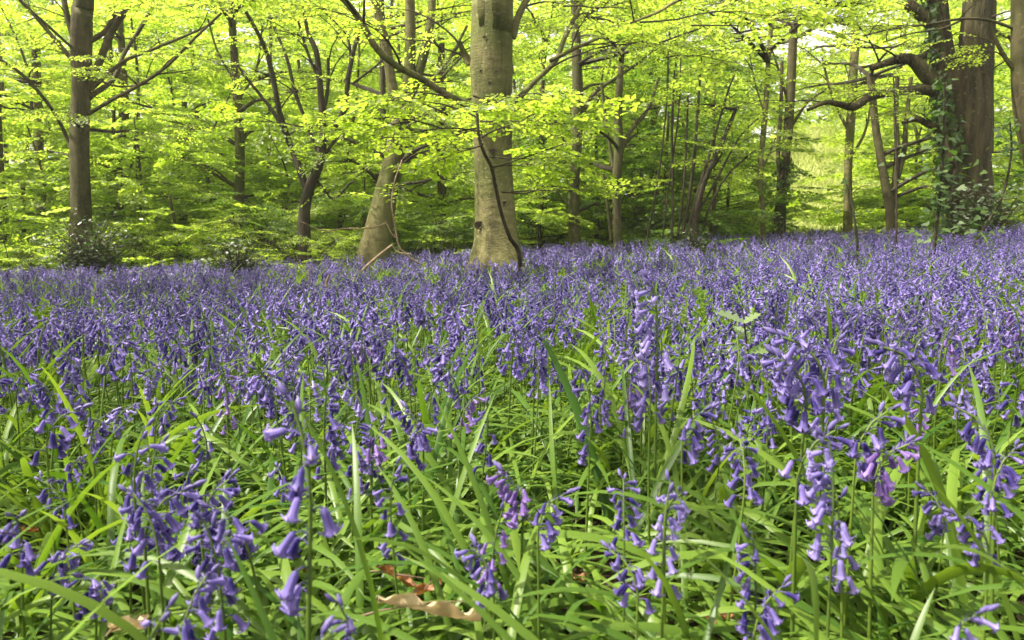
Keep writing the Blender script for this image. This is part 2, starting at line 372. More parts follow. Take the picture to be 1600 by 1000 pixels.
# ---- big beech in the middle
def beech_extra(cr, r, o, L):
    # leafy boughs that hang into the top of the picture
    for (px, py, Y, az, ln) in [(905, -45, 8.2, -.5, 1.6), (980, -30, 7.6, -.2, 1.7), (1050, -20, 7.8, .2, 1.5), (930, 0, 7.2, -.9, 1.3), (1000, 35, 7.4, -.1, 1.3), (1080, 40, 8.4, .1, 1.4), (880, 10, 8.6, .3, 1.3),
                               (1130, -20, 8.8, .1, 1.6), (560, -40, 8.0, 2.6, 1.2), (420, -30, 8.6, 2.9, 1.6), (330, -20, 8.8, 3.3, 1.5), (1160, 60, 9.5, 0, 1.2), (1040, 90, 9.5, .3, 1.2)]:
        branch_system(cr, P(px, py, Y) - o, az, ln, .010, r, rise=.1, spray=.6, keep=.75, leafk=1.5, tshift=.1)
named_tree('beech_tree', 'tree', 'stout smooth olive-barked beech trunk rising from the middle of the bluebells', 778, 9.0,
    [(777, 424, 53), (777, 400, 46), (776, 372, 40), (774, 330, 37), (770, 250, 34), (768, 170, 35), (767, 100, 37), (769, 60, 36), (771, 0, 34), (772, -60, 33)],
    [[(735, 100, 9), (726, 85, 8), (718, 66, 5, -.1)],
     [(790, 175, 8), (835, 128, 6, .5), (868, 95, 6.5, .7), (882, 60, 6, .8), (902, 20, 5, .9), (925, -20, 4, 1)],
     [(800, 60, 9), (808, 30, 8), (822, 2, 7), (850, -40, 5)],
     [(860, 95, 5, .6), (900, 75, 4, .3), (935, 60, 3, .1)],
     [(750, 172, 9), (700, 150, 8, -.5), (660, 124, 7, -.8), (620, 103, 7, -1), (588, 75, 6.5, -1.1), (562, 30, 6, -1.2), (530, -8, 6, -1.3), (480, -50, 5, -1.3)],
     [(1180, -45, 3, -.6), (1066, -2, 3.5, -.9), (1030, 18, 3, -1), (985, 36, 2.4, -1.1)]],
    M_beech, M_lime, 11, ext=(.1, .3, 9, .12), sides=40, n=70, flare=.42, rough=.035, crown_kw=dict(spray=.6, limb_twigs=.8, keep=.7),
    autos=[(22, 5.2, 10, 3, 5, -PI, PI)], extra=beech_extra)
BEECH = bpy.data.objects['beech_tree']
def knot(px, py, Y, w_, h_, deep=1.0):
    q = P(px, py, Y); o = np.array(BEECH.location); mb = MB(); a = np.linspace(0, 2 * PI, 19)[:-1]
    ring = np.stack([np.cos(a) * w_, -np.sin(a * 0) * 0 - .004 * np.ones(18), np.sin(a) * h_ + .25 * h_ * np.abs(np.cos(a))], -1)
    ring = np.vstack([ring, ring[:1]]); v_, f_ = tubes(ring[None], np.full((1, 19), min(w_, h_) * .28), 6); mb.add(v_ + q - o, f_)
    mb.build('knot', [M_beechd], BEECH)
    cm = MB(); c = np.stack([np.cos(a) * w_ * .8, np.full(18, -.006), np.sin(a) * h_ * .8 + .25 * h_ * np.abs(np.cos(a))], -1) + q - o
    cm.add(c, [list(range(18))]); cm.build('knot_dark_disc', [M_twig], BEECH)  # flat dark disc, shade of the hollow put into its colour
yf = 9.0 - .25
for (px, py, w_, h_) in [(779, 22, .022, .014), (757, 58, .020, .012), (752, 111, .018, .014), (776, 112, .022, .016), (766, 130, .018, .016), (789, 318, .026, .030), (748, 352, .045, .040), (770, 236, .035, .022)]:
    knot(px, py, yf + .008 + .25 * (1 - math.sqrt(max(0, 1 - ((px - 770) / 36) ** 2))), w_, h_)
# ---- leaning, forking beech behind
named_tree('leaning_beech_tree', 'tree', 'leaning beech with pale lit bark that forks behind the lime leaves', 583, 12.0,
    [(583, 400, 28), (590, 365, 25), (601, 310, 21), (613, 262, 19), (621, 215, 17), (627, 180, 17)],
    [[(626, 190, 14), (612, 130, 12), (604, 75, 11), (590, 20, 9), (578, -40, 8)],
     [(628, 185, 16), (638, 130, 14), (641, 60, 13), (640, 0, 12), (640, -50, 10)],
     [(630, 175, 12), (652, 120, 11), (668, 60, 10), (674, 20, 9), (678, -40, 8)],
     [(622, 262, 7), (642, 248, 5), (668, 238, 4), (694, 232, 3)],
     [(634, 170, 6), (690, 120, 4), (722, 88, 3)], [(655, 150, 5), (700, 95, 4), (730, 40, 3)]],
    M_beech, M_mid, 12, sides=30, flare=.3, crown_kw=dict(limb_twigs=.6), autos=[(8, 1.2, 2.6, 1.2, 2.2, -PI, PI)])
# ---- left beech with spreading boughs
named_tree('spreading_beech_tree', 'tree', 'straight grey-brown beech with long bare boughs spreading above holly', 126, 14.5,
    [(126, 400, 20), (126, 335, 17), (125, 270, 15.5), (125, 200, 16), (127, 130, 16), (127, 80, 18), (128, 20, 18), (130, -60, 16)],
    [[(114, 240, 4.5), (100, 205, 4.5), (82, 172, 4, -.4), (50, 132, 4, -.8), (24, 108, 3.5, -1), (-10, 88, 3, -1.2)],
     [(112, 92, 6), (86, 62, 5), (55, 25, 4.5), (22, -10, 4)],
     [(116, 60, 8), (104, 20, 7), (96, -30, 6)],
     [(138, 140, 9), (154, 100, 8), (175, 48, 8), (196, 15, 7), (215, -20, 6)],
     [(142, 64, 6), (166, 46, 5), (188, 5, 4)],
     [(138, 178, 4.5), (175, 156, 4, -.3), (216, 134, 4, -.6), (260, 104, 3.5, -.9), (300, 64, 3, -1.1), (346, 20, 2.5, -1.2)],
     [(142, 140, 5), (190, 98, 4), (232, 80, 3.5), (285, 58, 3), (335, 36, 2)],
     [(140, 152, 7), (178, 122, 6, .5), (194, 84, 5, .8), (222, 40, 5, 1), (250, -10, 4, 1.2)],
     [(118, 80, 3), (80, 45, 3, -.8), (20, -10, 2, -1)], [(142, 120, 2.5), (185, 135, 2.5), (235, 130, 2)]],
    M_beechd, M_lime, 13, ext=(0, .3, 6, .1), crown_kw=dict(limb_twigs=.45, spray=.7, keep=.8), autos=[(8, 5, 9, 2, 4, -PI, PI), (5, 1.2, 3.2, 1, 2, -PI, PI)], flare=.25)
# ---- dark forked tree
named_tree('forked_tree', 'tree', 'dark many-forked tree with bare upswept stems against glowing lime leaves', 476, 13.5,
    [(476, 385, 12), (476, 330, 10), (484, 292, 9), (499, 254, 8), (505, 216, 7)],
    [[(505, 220, 7.5), (503, 170, 6.5), (499, 120, 6), (494, 80, 5.5), (480, 46, 4), (470, -20, 3)],
     [(505, 222, 6), (525, 195, 5.5), (540, 165, 5), (544, 120, 5), (555, 70, 4), (570, 20, 3)],
     [(480, 300, 7), (466, 258, 6.5), (456, 232, 6), (438, 180, 5.5, -.4), (426, 120, 5, -.5), (412, 70, 4, -.6), (384, 18, 3, -.8)],
     [(497, 240, 4), (478, 190, 3.5), (460, 140, 3.5), (448, 90, 3), (428, 42, 2.5)],
     [(456, 235, 4), (430, 180, 3.5), (408, 150, 3), (380, 115, 2.5), (360, 80, 2)],
     [(505, 245, 3.5), (535, 205, 3.5), (560, 190, 3), (600, 184, 2)],
     [(503, 190, 4), (512, 140, 3.5), (513, 90, 3)], [(541, 150, 3.5), (548, 95, 3), (541, 40, 2.5)], [(552, 130, 2.5), (585, 105, 2), (600, 90, 1.6)],
     [(490, 275, 3), (520, 310, 3), (545, 288, 2), (553, 284, 1.6)], [(500, 130, 3), (480, 80, 3), (465, 30, 2.4)]],
    M_twig, M_lime, 14, limb_k=.8, crown_kw=dict(limb_twigs=.3, spray=.6, keep=.45), autos=[])
# ---- trunks around
M_mossy = bark_mat('mossy_bark', (.05, .045, .025), (.14, .12, .06), (.07, .09, .02), scale=8, bump=.6, moss=.9, dist=.03)
named_tree('pole_beech_tree', 'tree', 'slim beech pole with fine dark twigs right of the spreading beech', 372, 17.5,
    [(372, 395, 9), (373, 330, 8.5), (375, 250, 8), (372, 170, 8), (367, 100, 7), (362, 20, 6.5), (360, -60, 6)],
    [[(372, 230, 3), (400, 195, 2.5), (440, 160, 2), (470, 150, 1.5)], [(374, 270, 3), (330, 225, 2.5), (290, 195, 2), (240, 188, 1.5)], [(373, 300, 2.5), (330, 262, 2.2), (270, 250, 2), (212, 246, 1.5)], [(370, 160, 3), (400, 110, 2.5), (410, 40, 2)], [(368, 130, 3), (340, 80, 2.5), (325, 30, 2)]],
    M_mossy, M_lime, 15, crown_kw=dict(limb_twigs=.5, fine=False, keep=.85), autos=[(14, 1.0, 6, 2, 3.2, -PI, PI)])
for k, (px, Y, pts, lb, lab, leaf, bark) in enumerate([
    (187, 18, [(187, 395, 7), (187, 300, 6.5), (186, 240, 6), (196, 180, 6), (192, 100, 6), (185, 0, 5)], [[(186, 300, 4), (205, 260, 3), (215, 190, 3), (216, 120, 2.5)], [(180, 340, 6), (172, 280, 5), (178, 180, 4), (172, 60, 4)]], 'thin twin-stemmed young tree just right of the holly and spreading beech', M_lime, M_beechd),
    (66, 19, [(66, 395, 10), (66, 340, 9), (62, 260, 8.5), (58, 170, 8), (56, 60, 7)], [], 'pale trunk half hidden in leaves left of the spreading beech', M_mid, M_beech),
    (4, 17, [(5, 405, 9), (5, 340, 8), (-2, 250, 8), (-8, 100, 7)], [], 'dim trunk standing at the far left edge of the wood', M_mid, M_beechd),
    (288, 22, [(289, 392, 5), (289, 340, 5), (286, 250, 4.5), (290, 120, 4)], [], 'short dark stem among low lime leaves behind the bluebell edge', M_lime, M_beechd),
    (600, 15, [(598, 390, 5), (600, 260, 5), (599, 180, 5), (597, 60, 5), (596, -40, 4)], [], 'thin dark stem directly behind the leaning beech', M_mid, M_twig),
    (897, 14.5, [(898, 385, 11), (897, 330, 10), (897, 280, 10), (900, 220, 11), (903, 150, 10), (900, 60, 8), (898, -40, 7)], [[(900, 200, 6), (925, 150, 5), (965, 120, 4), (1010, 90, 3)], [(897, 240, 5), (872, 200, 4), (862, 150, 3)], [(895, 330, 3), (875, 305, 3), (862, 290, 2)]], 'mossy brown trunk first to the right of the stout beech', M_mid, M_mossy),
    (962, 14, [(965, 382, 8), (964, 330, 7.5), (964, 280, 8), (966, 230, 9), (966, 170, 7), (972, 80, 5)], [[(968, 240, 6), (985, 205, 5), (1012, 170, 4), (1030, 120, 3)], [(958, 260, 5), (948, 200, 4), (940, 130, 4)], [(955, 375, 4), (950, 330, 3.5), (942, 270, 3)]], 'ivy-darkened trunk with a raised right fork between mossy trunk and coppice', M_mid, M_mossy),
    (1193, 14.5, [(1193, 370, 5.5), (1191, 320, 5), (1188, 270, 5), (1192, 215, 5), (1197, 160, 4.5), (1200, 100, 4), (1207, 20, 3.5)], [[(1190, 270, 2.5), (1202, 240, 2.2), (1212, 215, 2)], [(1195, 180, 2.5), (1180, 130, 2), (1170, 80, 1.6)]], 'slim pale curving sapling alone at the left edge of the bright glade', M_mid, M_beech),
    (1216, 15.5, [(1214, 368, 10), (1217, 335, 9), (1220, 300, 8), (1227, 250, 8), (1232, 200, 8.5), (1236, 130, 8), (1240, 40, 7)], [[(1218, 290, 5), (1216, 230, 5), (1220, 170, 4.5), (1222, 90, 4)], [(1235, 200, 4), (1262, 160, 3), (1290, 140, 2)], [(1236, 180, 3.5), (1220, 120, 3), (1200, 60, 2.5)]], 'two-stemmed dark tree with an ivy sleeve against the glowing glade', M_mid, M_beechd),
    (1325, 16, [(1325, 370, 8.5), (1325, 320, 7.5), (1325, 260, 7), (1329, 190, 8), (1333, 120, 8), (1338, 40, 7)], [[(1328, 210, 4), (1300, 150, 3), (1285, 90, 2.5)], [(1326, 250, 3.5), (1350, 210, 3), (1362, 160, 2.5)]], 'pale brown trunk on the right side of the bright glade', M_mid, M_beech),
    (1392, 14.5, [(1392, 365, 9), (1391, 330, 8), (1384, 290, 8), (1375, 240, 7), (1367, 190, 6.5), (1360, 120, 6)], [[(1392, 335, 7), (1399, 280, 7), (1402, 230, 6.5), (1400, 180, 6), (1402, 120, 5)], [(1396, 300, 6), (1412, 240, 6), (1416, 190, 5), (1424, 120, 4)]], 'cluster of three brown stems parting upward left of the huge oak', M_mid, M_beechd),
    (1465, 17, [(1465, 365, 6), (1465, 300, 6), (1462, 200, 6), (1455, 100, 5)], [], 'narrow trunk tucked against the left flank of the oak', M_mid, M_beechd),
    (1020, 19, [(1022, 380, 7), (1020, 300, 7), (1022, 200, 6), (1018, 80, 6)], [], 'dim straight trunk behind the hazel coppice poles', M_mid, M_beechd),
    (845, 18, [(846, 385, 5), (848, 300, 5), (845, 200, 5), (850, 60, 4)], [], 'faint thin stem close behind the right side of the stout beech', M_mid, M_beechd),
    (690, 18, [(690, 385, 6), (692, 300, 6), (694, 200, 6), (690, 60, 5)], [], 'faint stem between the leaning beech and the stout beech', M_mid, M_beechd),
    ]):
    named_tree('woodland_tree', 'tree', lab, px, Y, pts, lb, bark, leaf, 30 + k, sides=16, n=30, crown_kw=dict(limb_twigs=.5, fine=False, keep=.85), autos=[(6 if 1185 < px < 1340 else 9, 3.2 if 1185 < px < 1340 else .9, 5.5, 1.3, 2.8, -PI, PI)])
# ---- hazel coppice
named_tree('hazel_coppice', 'hazel', 'coppiced hazel fanning many thin leaning poles from one dark stool', 1082, 12.5,
    [(1084, 375, 9), (1086, 345, 7), (1093, 310, 6), (1102, 280, 5), (1125, 230, 4), (1150, 170, 3)],
    [[(1010, 378, 2), (1025, 300, 2.2), (1036, 220, 2), (1042, 150, 2), (1044, 80, 1.6)], [(1035, 374, 2), (1045, 290, 2), (1060, 180, 2), (1064, 90, 1.5)], [(1050, 374, 3.5), (1051, 290, 3.2), (1050, 200, 3), (1054, 110, 2)],
     [(1058, 372, 3), (1067, 310, 3), (1072, 230, 2.6), (1075, 150, 2)], [(1066, 370, 4), (1078, 300, 4), (1086, 230, 3.6), (1092, 150, 3), (1096, 90, 2)],
     [(1072, 368, 3.4), (1090, 300, 3), (1112, 230, 3), (1135, 150, 2.4), (1150, 110, 1.8)], [(1098, 360, 3), (1110, 320, 3), (1140, 270, 2.4), (1180, 235, 1.8)], [(1092, 330, 3), (1120, 280, 3), (1155, 215, 2.4), (1185, 185, 1.8)]],
    M_twig, M_mid, 50, sides=14, crown_kw=dict(limb_twigs=.45, twig_len=.6, fine=False, keep=.6), autos=[(4, 1.4, 2.8, .8, 1.4, -PI, PI)])
# ---- oak on the right
oak = named_tree('oak_tree', 'tree', 'huge ridged brown oak with heavy mossy limbs and ivy down its side', 1518, 11.0,
    [(1519, 380, 43), (1519, 350, 40), (1516, 310, 37), (1513, 260, 36), (1511, 215, 37), (1506, 170, 37), (1501, 125, 35), (1498, 100, 30)],
    [[(1500, 250, 28), (1492, 200, 26), (1484, 150, 22), (1475, 105, 19), (1468, 50, 17), (1462, -40, 15)],
     [(1515, 240, 36), (1516, 190, 34), (1519, 140, 30), (1524, 80, 26), (1528, 20, 24), (1532, -60, 21)],
     [(1480, 152, 12), (1452, 141, 9), (1415, 142, 7.5, -.2), (1385, 146, 7, -.3), (1358, 152, 7, -.4), (1334, 167, 7, -.4), (1312, 163, 5, -.5), (1290, 160, 4, -.5), (1262, 172, 2.4, -.6)],
     [(1478, 140, 16), (1450, 118, 13), (1428, 95, 10), (1410, 92, 8), (1385, 98, 6), (1360, 108, 4)],
     [(1428, 96, 7), (1448, 84, 5), (1464, 70, 3)],
     [(1468, 50, 12), (1445, 28, 11), (1420, 8, 10), (1395, -12, 9), (1330, 5, 6, -.5), (1300, 8, 5, -.6), (1270, -5, 4, -.7), (1215, -5, 3, -.8)],
     [(1490, 205, 7), (1455, 196, 6), (1432, 186, 5), (1410, 192, 3)],
     [(1500, 60, 4), (1540, 45, 3), (1580, 60, 3)]],
    M_oak, M_mid, 60, limb_k=.92, sides=44, n=60, rough=.03, flare=.12, crown_kw=dict(limb_twigs=.75, spray=.55, keep=.6), autos=[])
# ---- right edge tree
named_tree('edge_tree', 'tree', 'dark bare trunk at the right edge leaning out of view past the oak', 1665, 8.0,
    [(1650, 345, 20), (1622, 260, 20), (1606, 190, 20), (1600, 120, 20), (1599, 0, 20), (1600, -60, 19)],
    [[(1590, 115, 5), (1572, 92, 5), (1556, 62, 4.5), (1545, 28, 3.5)], [(1585, 45, 4), (1550, 33, 3.5), (1508, 29, 3, -.2), (1450, 38, 2.6, -.4), (1390, 46, 2.4, -.5), (1350, 56, 2, -.6)], [(1508, 29, 2.6), (1470, 45, 2.2), (1425, 52, 2), (1380, 66, 1.5)]],
    M_beechd, M_mid, 61, crown_kw=dict(limb_twigs=1.0, twig_len=.45, spray=.4, keep=.55), autos=[])
# ---- lime sapling before the big beech
def sap_extra(cr, r, o, L):
    for (px, py, Y, az, ln) in [(748, 185, 6.4, 3.0, .85), (748, 200, 6.4, 3.4, .9), (750, 190, 6.4, -.3, .75), (746, 175, 6.4, 1.6, .5), (752, 215, 6.5, .1, .6), (700, 180, 6.2, 3.6, .5), (690, 200, 6.5, 2.8, .6), (640, 190, 6.4, 3.3, .35),
                               (748, 172, 6.3, -1.4, .45), (775, 160, 6.3, -.5, .45), (800, 195, 6.4, -.1, .45), (765, 245, 6.6, -.2, .6), (820, 240, 6.6, .2, .35), (768, 262, 6.6, .3, .45), (755, 225, 6.4, 3.9, .4), (700, 150, 6.4, 2.9, .45), (740, 150, 6.5, 1.0, .3)]:
        branch_system(cr, P(px, py, Y) - o, az, ln * .9, .008, r, rise=r.normal(.1, .25), spray=.46, dens=1.8, keep=.8, leafk=1.55, tshift=.02)
    for (px, py, Y, az, ln) in [(800, 300, 6.8, .05, .5), (850, 292, 6.8, .1, .3)]:
        branch_system(cr, P(px, py, Y) - o, az, ln, .007, r, rise=.05, spray=.42, dens=1.6, keep=.75, leafk=1.5, tshift=0)
named_tree('beech_sapling', 'sapling', 'slender dark sapling with fresh lime leaves right before the stout beech', 813, 6.9,
    [(812, 402, 4), (797, 372, 3.4, -.1), (784, 335, 3, -.2), (776, 300, 3, -.3), (768, 262, 2.8, -.4), (757, 240, 2.8, -.5), (748, 212, 2.7, -.5), (745, 165, 2.4, -.5)],
    [[(748, 212, 2), (765, 190, 1.6, .2), (785, 168, 1.2, .2)], [(750, 205, 1.8, -.5), (700, 200, 1.5, -.6), (640, 208, 1, -.6)], [(768, 262, 2, -.4), (820, 246, 1.6, -.5), (880, 225, 1, -.5)], [(784, 300, 2, -.2), (830, 300, 1.6, -.1), (870, 275, 1, 0)]],
    M_twig, M_lime, 62, sides=10, n=30, crown_kw=dict(limb_twigs=0), extra=sap_extra)

# ------------------------------------------------------------------ leafy young trees filling the wood (copies of a few)
def understory(seed, leaf, h=9.0, rad=2.6, nb=30, z0=.35, lib=None, fine=False, spray=.9, keep=1.0, leafk=1.5):
    r = np.random.default_rng(seed)
    root = empty('young_tree'); mb = MB()
    pts = np.array([[0, 0, -.2], [r.normal(0, .1), r.normal(0, .1), h * .3], [r.normal(0, .25), r.normal(0, .25), h * .65], [r.normal(0, .4), r.normal(0, .4), h]])
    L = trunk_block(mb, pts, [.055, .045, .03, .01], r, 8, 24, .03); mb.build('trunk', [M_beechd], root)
    cr = MB()
    for k in range(nb):
        u = ((k + r.uniform(0, 1)) / nb) ** 1.6; z = z0 + u * (h - z0); i = int(np.argmin(abs(L[:, 2] - z)))
        ln = rad * (1.0 - .65 * u) * r.uniform(.6, 1.15)
        branch_system(cr, L[i], k * 2.4 + r.normal(0, .4), ln, .005 + .004 * ln, r, rise=.15 + .6 * u + r.normal(0, .25), spray=spray, lib=lib, fine=fine, keep=keep, dens=.9, sides=4, leafk=leafk)
    cr.build('crown', [leaf, M_twig], root, smooth=False)
    return root
protos = [understory(300, M_lime, nb=38), understory(301, M_lime, h=7.5, nb=36, rad=2.9), understory(302, M_mid, h=8.5, nb=34, keep=.85),
          understory(303, M_lime, h=10.5, nb=40, rad=3.0, z0=1.2), understory(304, M_deep, h=5.5, nb=28, rad=2.0, keep=.8), understory(305, M_lime, h=5, nb=30, rad=2.6, z0=.3)]
used = [False] * len(protos)
def copy_tree(o, parent=None):
    c = o.copy(); C.objects.link(c)
    if parent: c.parent = parent
    for ch in o.children: copy_tree(ch, c)
    return c
def place(k, px, Y, s, rz, label, group, sy=1.0):
    o = protos[k] if not used[k] else copy_tree(protos[k]); used[k] = True
    x = (px - 800) / FPX * Y
    o.location = (x, Y, gz(x, Y)); o.rotation_euler = (0, 0, rz); o.scale = (s, s, s * sy)
    tag(o, label, 'tree', group)
yl = [  # proto, px, Y, scale, label, group
    (0, 230, 18.5, 1.0, 'lime young tree filling the space between spreading beech and pole beech', None),
    (1, 300, 20.5, 1.1, 'broad lime tree with layered boughs behind the short dark stem', None),
    (3, 420, 20.0, 1.1, 'tall lime tree glowing behind the dark forked tree', None),
    (5, 330, 17.0, 1.0, 'low lime young tree whose boughs sweep down behind the bluebell edge', None),
    (5, 210, 16.8, .8, 'low lime sapling close right of the holly under the spreading beech', None),
    (1, 530, 18.5, 1.0, 'lime tree between the forked tree and the leaning beech', None),
    (2, 40, 18.5, 1.0, 'mid green tree behind the far left edge trunk', None),
    (2, 120, 21.0, 1.1, 'mid green tree straight behind the spreading beech', None),
    (5, -30, 16.5, 1.0, 'low leafy young tree cut by the far left edge', None),
    (0, 690, 19.5, 1.0, 'lime young tree seen between the two big beeches', None),
    (2, 830, 18.5, 1.0, 'mid green tree behind the right side of the stout beech', None),
    (4, 930, 17.0, 1.0, 'dark leaved young tree between the mossy trunk and ivy-darkened trunk', None),
    (2, 1000, 19.5, 1.05, 'green tree behind the raised fork of the ivy-darkened trunk', None),
    (4, 1140, 18.5, .8, 'dark green tree between hazel coppice and slim pale sapling', None),
    (2, 1015, 23.0, 1.1, 'loose green tree far behind the hazel coppice', None),
    (2, 1430, 19.0, 1.0, 'mid green tree behind the cluster of three brown stems', None),
    (5, 1470, 16.0, .8, 'low lime tree filling the gap left of the oak foot', None),
    (2, 1590, 17.0, 1.0, 'green tree behind the right side of the oak', None),
    (4, 1640, 13.0, .8, 'dark young tree low by the right edge trunk', None),
    (4, 1040, 15.2, .8, 'dark bushy tree filling the left side of the hazel coppice', None),
    (4, 1108, 15.2, .85, 'dark bushy tree filling the right side of the hazel coppice', None),
    (5, 270, 15.8, .75, 'bright low lime tree whose lowest boughs touch the bluebell edge', None),
    (5, 445, 18.5, .8, 'low lime tree veiling the ground behind the forked tree foot', None),
    (5, 560, 16.5, .6, 'low lime tree peeping out left of the leaning beech foot', None),
    (5, 90, 17.2, .85, 'low lime tree just behind the spreading beech trunk', None),
    (5, 840, 16.2, .8, 'low lime tree hugging the right side of the stout beech', None),
    (1, 930, 20.5, 1.1, 'broad lime tree behind the mossy trunk', None),
    (5, 985, 17.2, .8, 'low lime tree veiling the foot of the ivy-darkened trunk', None),
    (1, 1085, 18.5, .95, 'lime tree glowing through the hazel poles', None),
    (5, 1410, 18.0, .85, 'low lime tree behind the feet of the three brown stems', None),
]
r_ = np.random.default_rng(5)
for (k, px, Y, s, lab, g) in yl: place(k, px, Y, s, r_.uniform(0, 6.28), lab, g, sy=.82)
# deeper in the wood: nothing tells them apart
deep = []
for px in np.arange(-260, 1000, 150): deep.append((px + r_.uniform(-30, 30), r_.uniform(23, 28), 1.35))
for px in np.arange(-200, 1120, 140): deep.append((px + r_.uniform(-30, 30), r_.uniform(30, 36), 1.7))
for px in (1400, 1480, 1570, 1680, 1790): deep.append((px + r_.uniform(-20, 20), r_.uniform(22, 27), 1.2))
for px in (1160, 1390, 1500, 1620, 1750): deep.append((px, r_.uniform(32, 38), 1.5))
for (px, Y, s) in deep:
    if 1000 < px < 1440 or (820 < px < 1100 and Y < 30): continue
    k = int(r_.choice([0, 1, 2, 3, 3, 1])) if px < 1150 else int(r_.choice([0, 1, 2, 5]))
    place(k, px, Y, s * r_.uniform(.9, 1.1), r_.uniform(0, 6.28), 'lime leaved tree merging with its neighbours deep in the wood', 'lime leaved trees deep in the wood')
for px, Y, s in ((1150, 42, 1.5), (1380, 43, 1.3), (1400, 38, 1.2), (1090, 36, 1.5), (1460, 33, 1.3), (1050, 30, 1.4)):
    place(5, px, Y, s, r_.uniform(0, 6.28), 'low sunlit tree at the back of the bright glade', 'low sunlit trees at the back of the glade')

# ------------------------------------------------------------------ the far wood: one leafy mass
def far_wood():
    r = np.random.default_rng(77); mb = MB(); n = 5200
    ang = r.uniform(-.95, .95, n); d = r.uniform(42, 66, n)
    px = 800 + FPX * np.tan(ang)
    top = 21 + 3 * np.sin(ang * 9) + 2 * np.sin(ang * 23 + 1)
    top = np.where((px > 1130) & (px < 1420), 10.0 + 2 * np.sin(ang * 60), top)
    top = np.where((px > 1200) & (px < 1345), 10.5 + 1.5 * np.sin(ang * 60), top); z = r.uniform(0, 1, n) ** .9 * top
    pos = np.stack([np.sin(ang) * d, np.cos(ang) * d, z + .6], -1)
    put_sprays(mb, pos, r.uniform(0, 6.28, n), r.uniform(1.8, 3.0, n), r, lib=SPRC, fine=False, leafk=1.0, tilt=.3)
    o = mb.build('far_woodland', [M_lime, M_twig], smooth=False); tag(o, 'sunlit green mass of leaves at the back of the wood', 'woodland', kind='stuff')
far_wood()

# ------------------------------------------------------------------ one-object masses: prototypes and points live in the same mesh, geometry nodes put a copy on each point
def mass(name, label, cat_protos, mats, pts, which, rot, scl):
    mb = MB(); pid = []
    for k, pb in enumerate(cat_protos):
        mb.extend(pb); pid.append(np.full(pb.n, k))
    n0 = mb.n; mb.V.append(np.asarray(pts, float)); mb.T.append(np.zeros(len(pts))); mb.F.append(np.zeros((0, 3), int)); mb.M.append(0); mb.n += len(pts)
    me = mb.mesh(name, mats, smooth=True); N = mb.n
    pid = np.concatenate(pid + [np.full(len(pts), -1)]); ins = np.concatenate([np.full(n0, -1), which])
    for nm, ty, arr, key in (('proto', 'INT', pid, 'value'), ('inst', 'INT', ins, 'value'), ('scl', 'FLOAT', np.concatenate([np.ones(n0), scl]), 'value'),
                             ('rot', 'FLOAT_VECTOR', np.concatenate([np.zeros((n0, 3)), rot]).ravel(), 'vector')):
        a = me.attributes.new(nm, ty, 'POINT'); a.data.foreach_set(key, np.ascontiguousarray(arr, dtype=np.int32 if ty == 'INT' else np.float32))
    o = bpy.data.objects.new(name, me); C.objects.link(o)
    ng = bpy.data.node_groups.new(name + '_nodes', 'GeometryNodeTree')
    ng.interface.new_socket('Geometry', in_out='INPUT', socket_type='NodeSocketGeometry'); ng.interface.new_socket('Geometry', in_out='OUTPUT', socket_type='NodeSocketGeometry')
    N_ = ng.nodes.new; L = ng.links.new
    gi, go, jn = N_('NodeGroupInput'), N_('NodeGroupOutput'), N_('GeometryNodeJoinGeometry')
    def attr(nm, ty):
        a = N_('GeometryNodeInputNamedAttribute'); a.data_type = ty; a.inputs['Name'].default_value = nm; return a.outputs['Attribute']
    pa, ia, ra, sa = attr('proto', 'INT'), attr('inst', 'INT'), attr('rot', 'FLOAT_VECTOR'), attr('scl', 'FLOAT')
    def sep(src, val):
        c = N_('FunctionNodeCompare'); c.data_type = 'INT'; c.operation = 'EQUAL'; L(src, c.inputs[2]); c.inputs[3].default_value = val
        s = N_('GeometryNodeSeparateGeometry'); s.domain = 'POINT'; L(gi.outputs[0], s.inputs[0]); L(c.outputs[0], s.inputs[1]); return s.outputs[0]
    for k in range(len(cat_protos)):
        ip = N_('GeometryNodeInstanceOnPoints'); L(sep(ia, k), ip.inputs['Points']); L(sep(pa, k), ip.inputs['Instance'])
        L(ra, ip.inputs['Rotation']); L(sa, ip.inputs['Scale']); L(ip.outputs[0], jn.inputs[0])
    L(jn.outputs[0], go.inputs[0])
    md = o.modifiers.new('spread', 'NODES'); md.node_group = ng
    return tag(o, label, kind='stuff')

def field_edge(x):   # how far back the bluebells reach
    return np.clip(14.2 + .33 * (x + 10) + .5 * np.sin(x * 1.1), 12.5, 20)

# ------------------------------------------------------------------ bluebells
def lathe(mb, prof, sides, mat=0, lobes=None, tints=None):
    """prof: [(z, r)], open tube"""
    a = np.arange(sides) * 2 * PI / sides; V = []
    for j, (z, rr) in enumerate(prof):
        q = np.full(sides, rr)
        zz = np.full(sides, z)
        if lobes and lobes[j]:
            q = q * (1 + lobes[j] * np.cos(sides / 2 * a)); zz = z - lobes[j] * .004 * (-np.cos(sides / 2 * a))
        V.append(np.stack([q * np.cos(a), q * np.sin(a), zz], -1))
    K = len(prof); idx = np.arange(K * sides).reshape(K, sides)
    A = idx[:-1]; B = np.roll(A, -1, 1); D = idx[1:]; E = np.roll(D, -1, 1)
    t = np.repeat(tints if tints is not None else np.full(K, .5), sides)
    if lobes: t = np.clip(t - .16 * np.tile(np.cos(sides / 2 * a), K), 0, 1)
    mb.add(np.concatenate(V), np.stack([A, B, E, D], -1).reshape(-1, 4), mat, t)
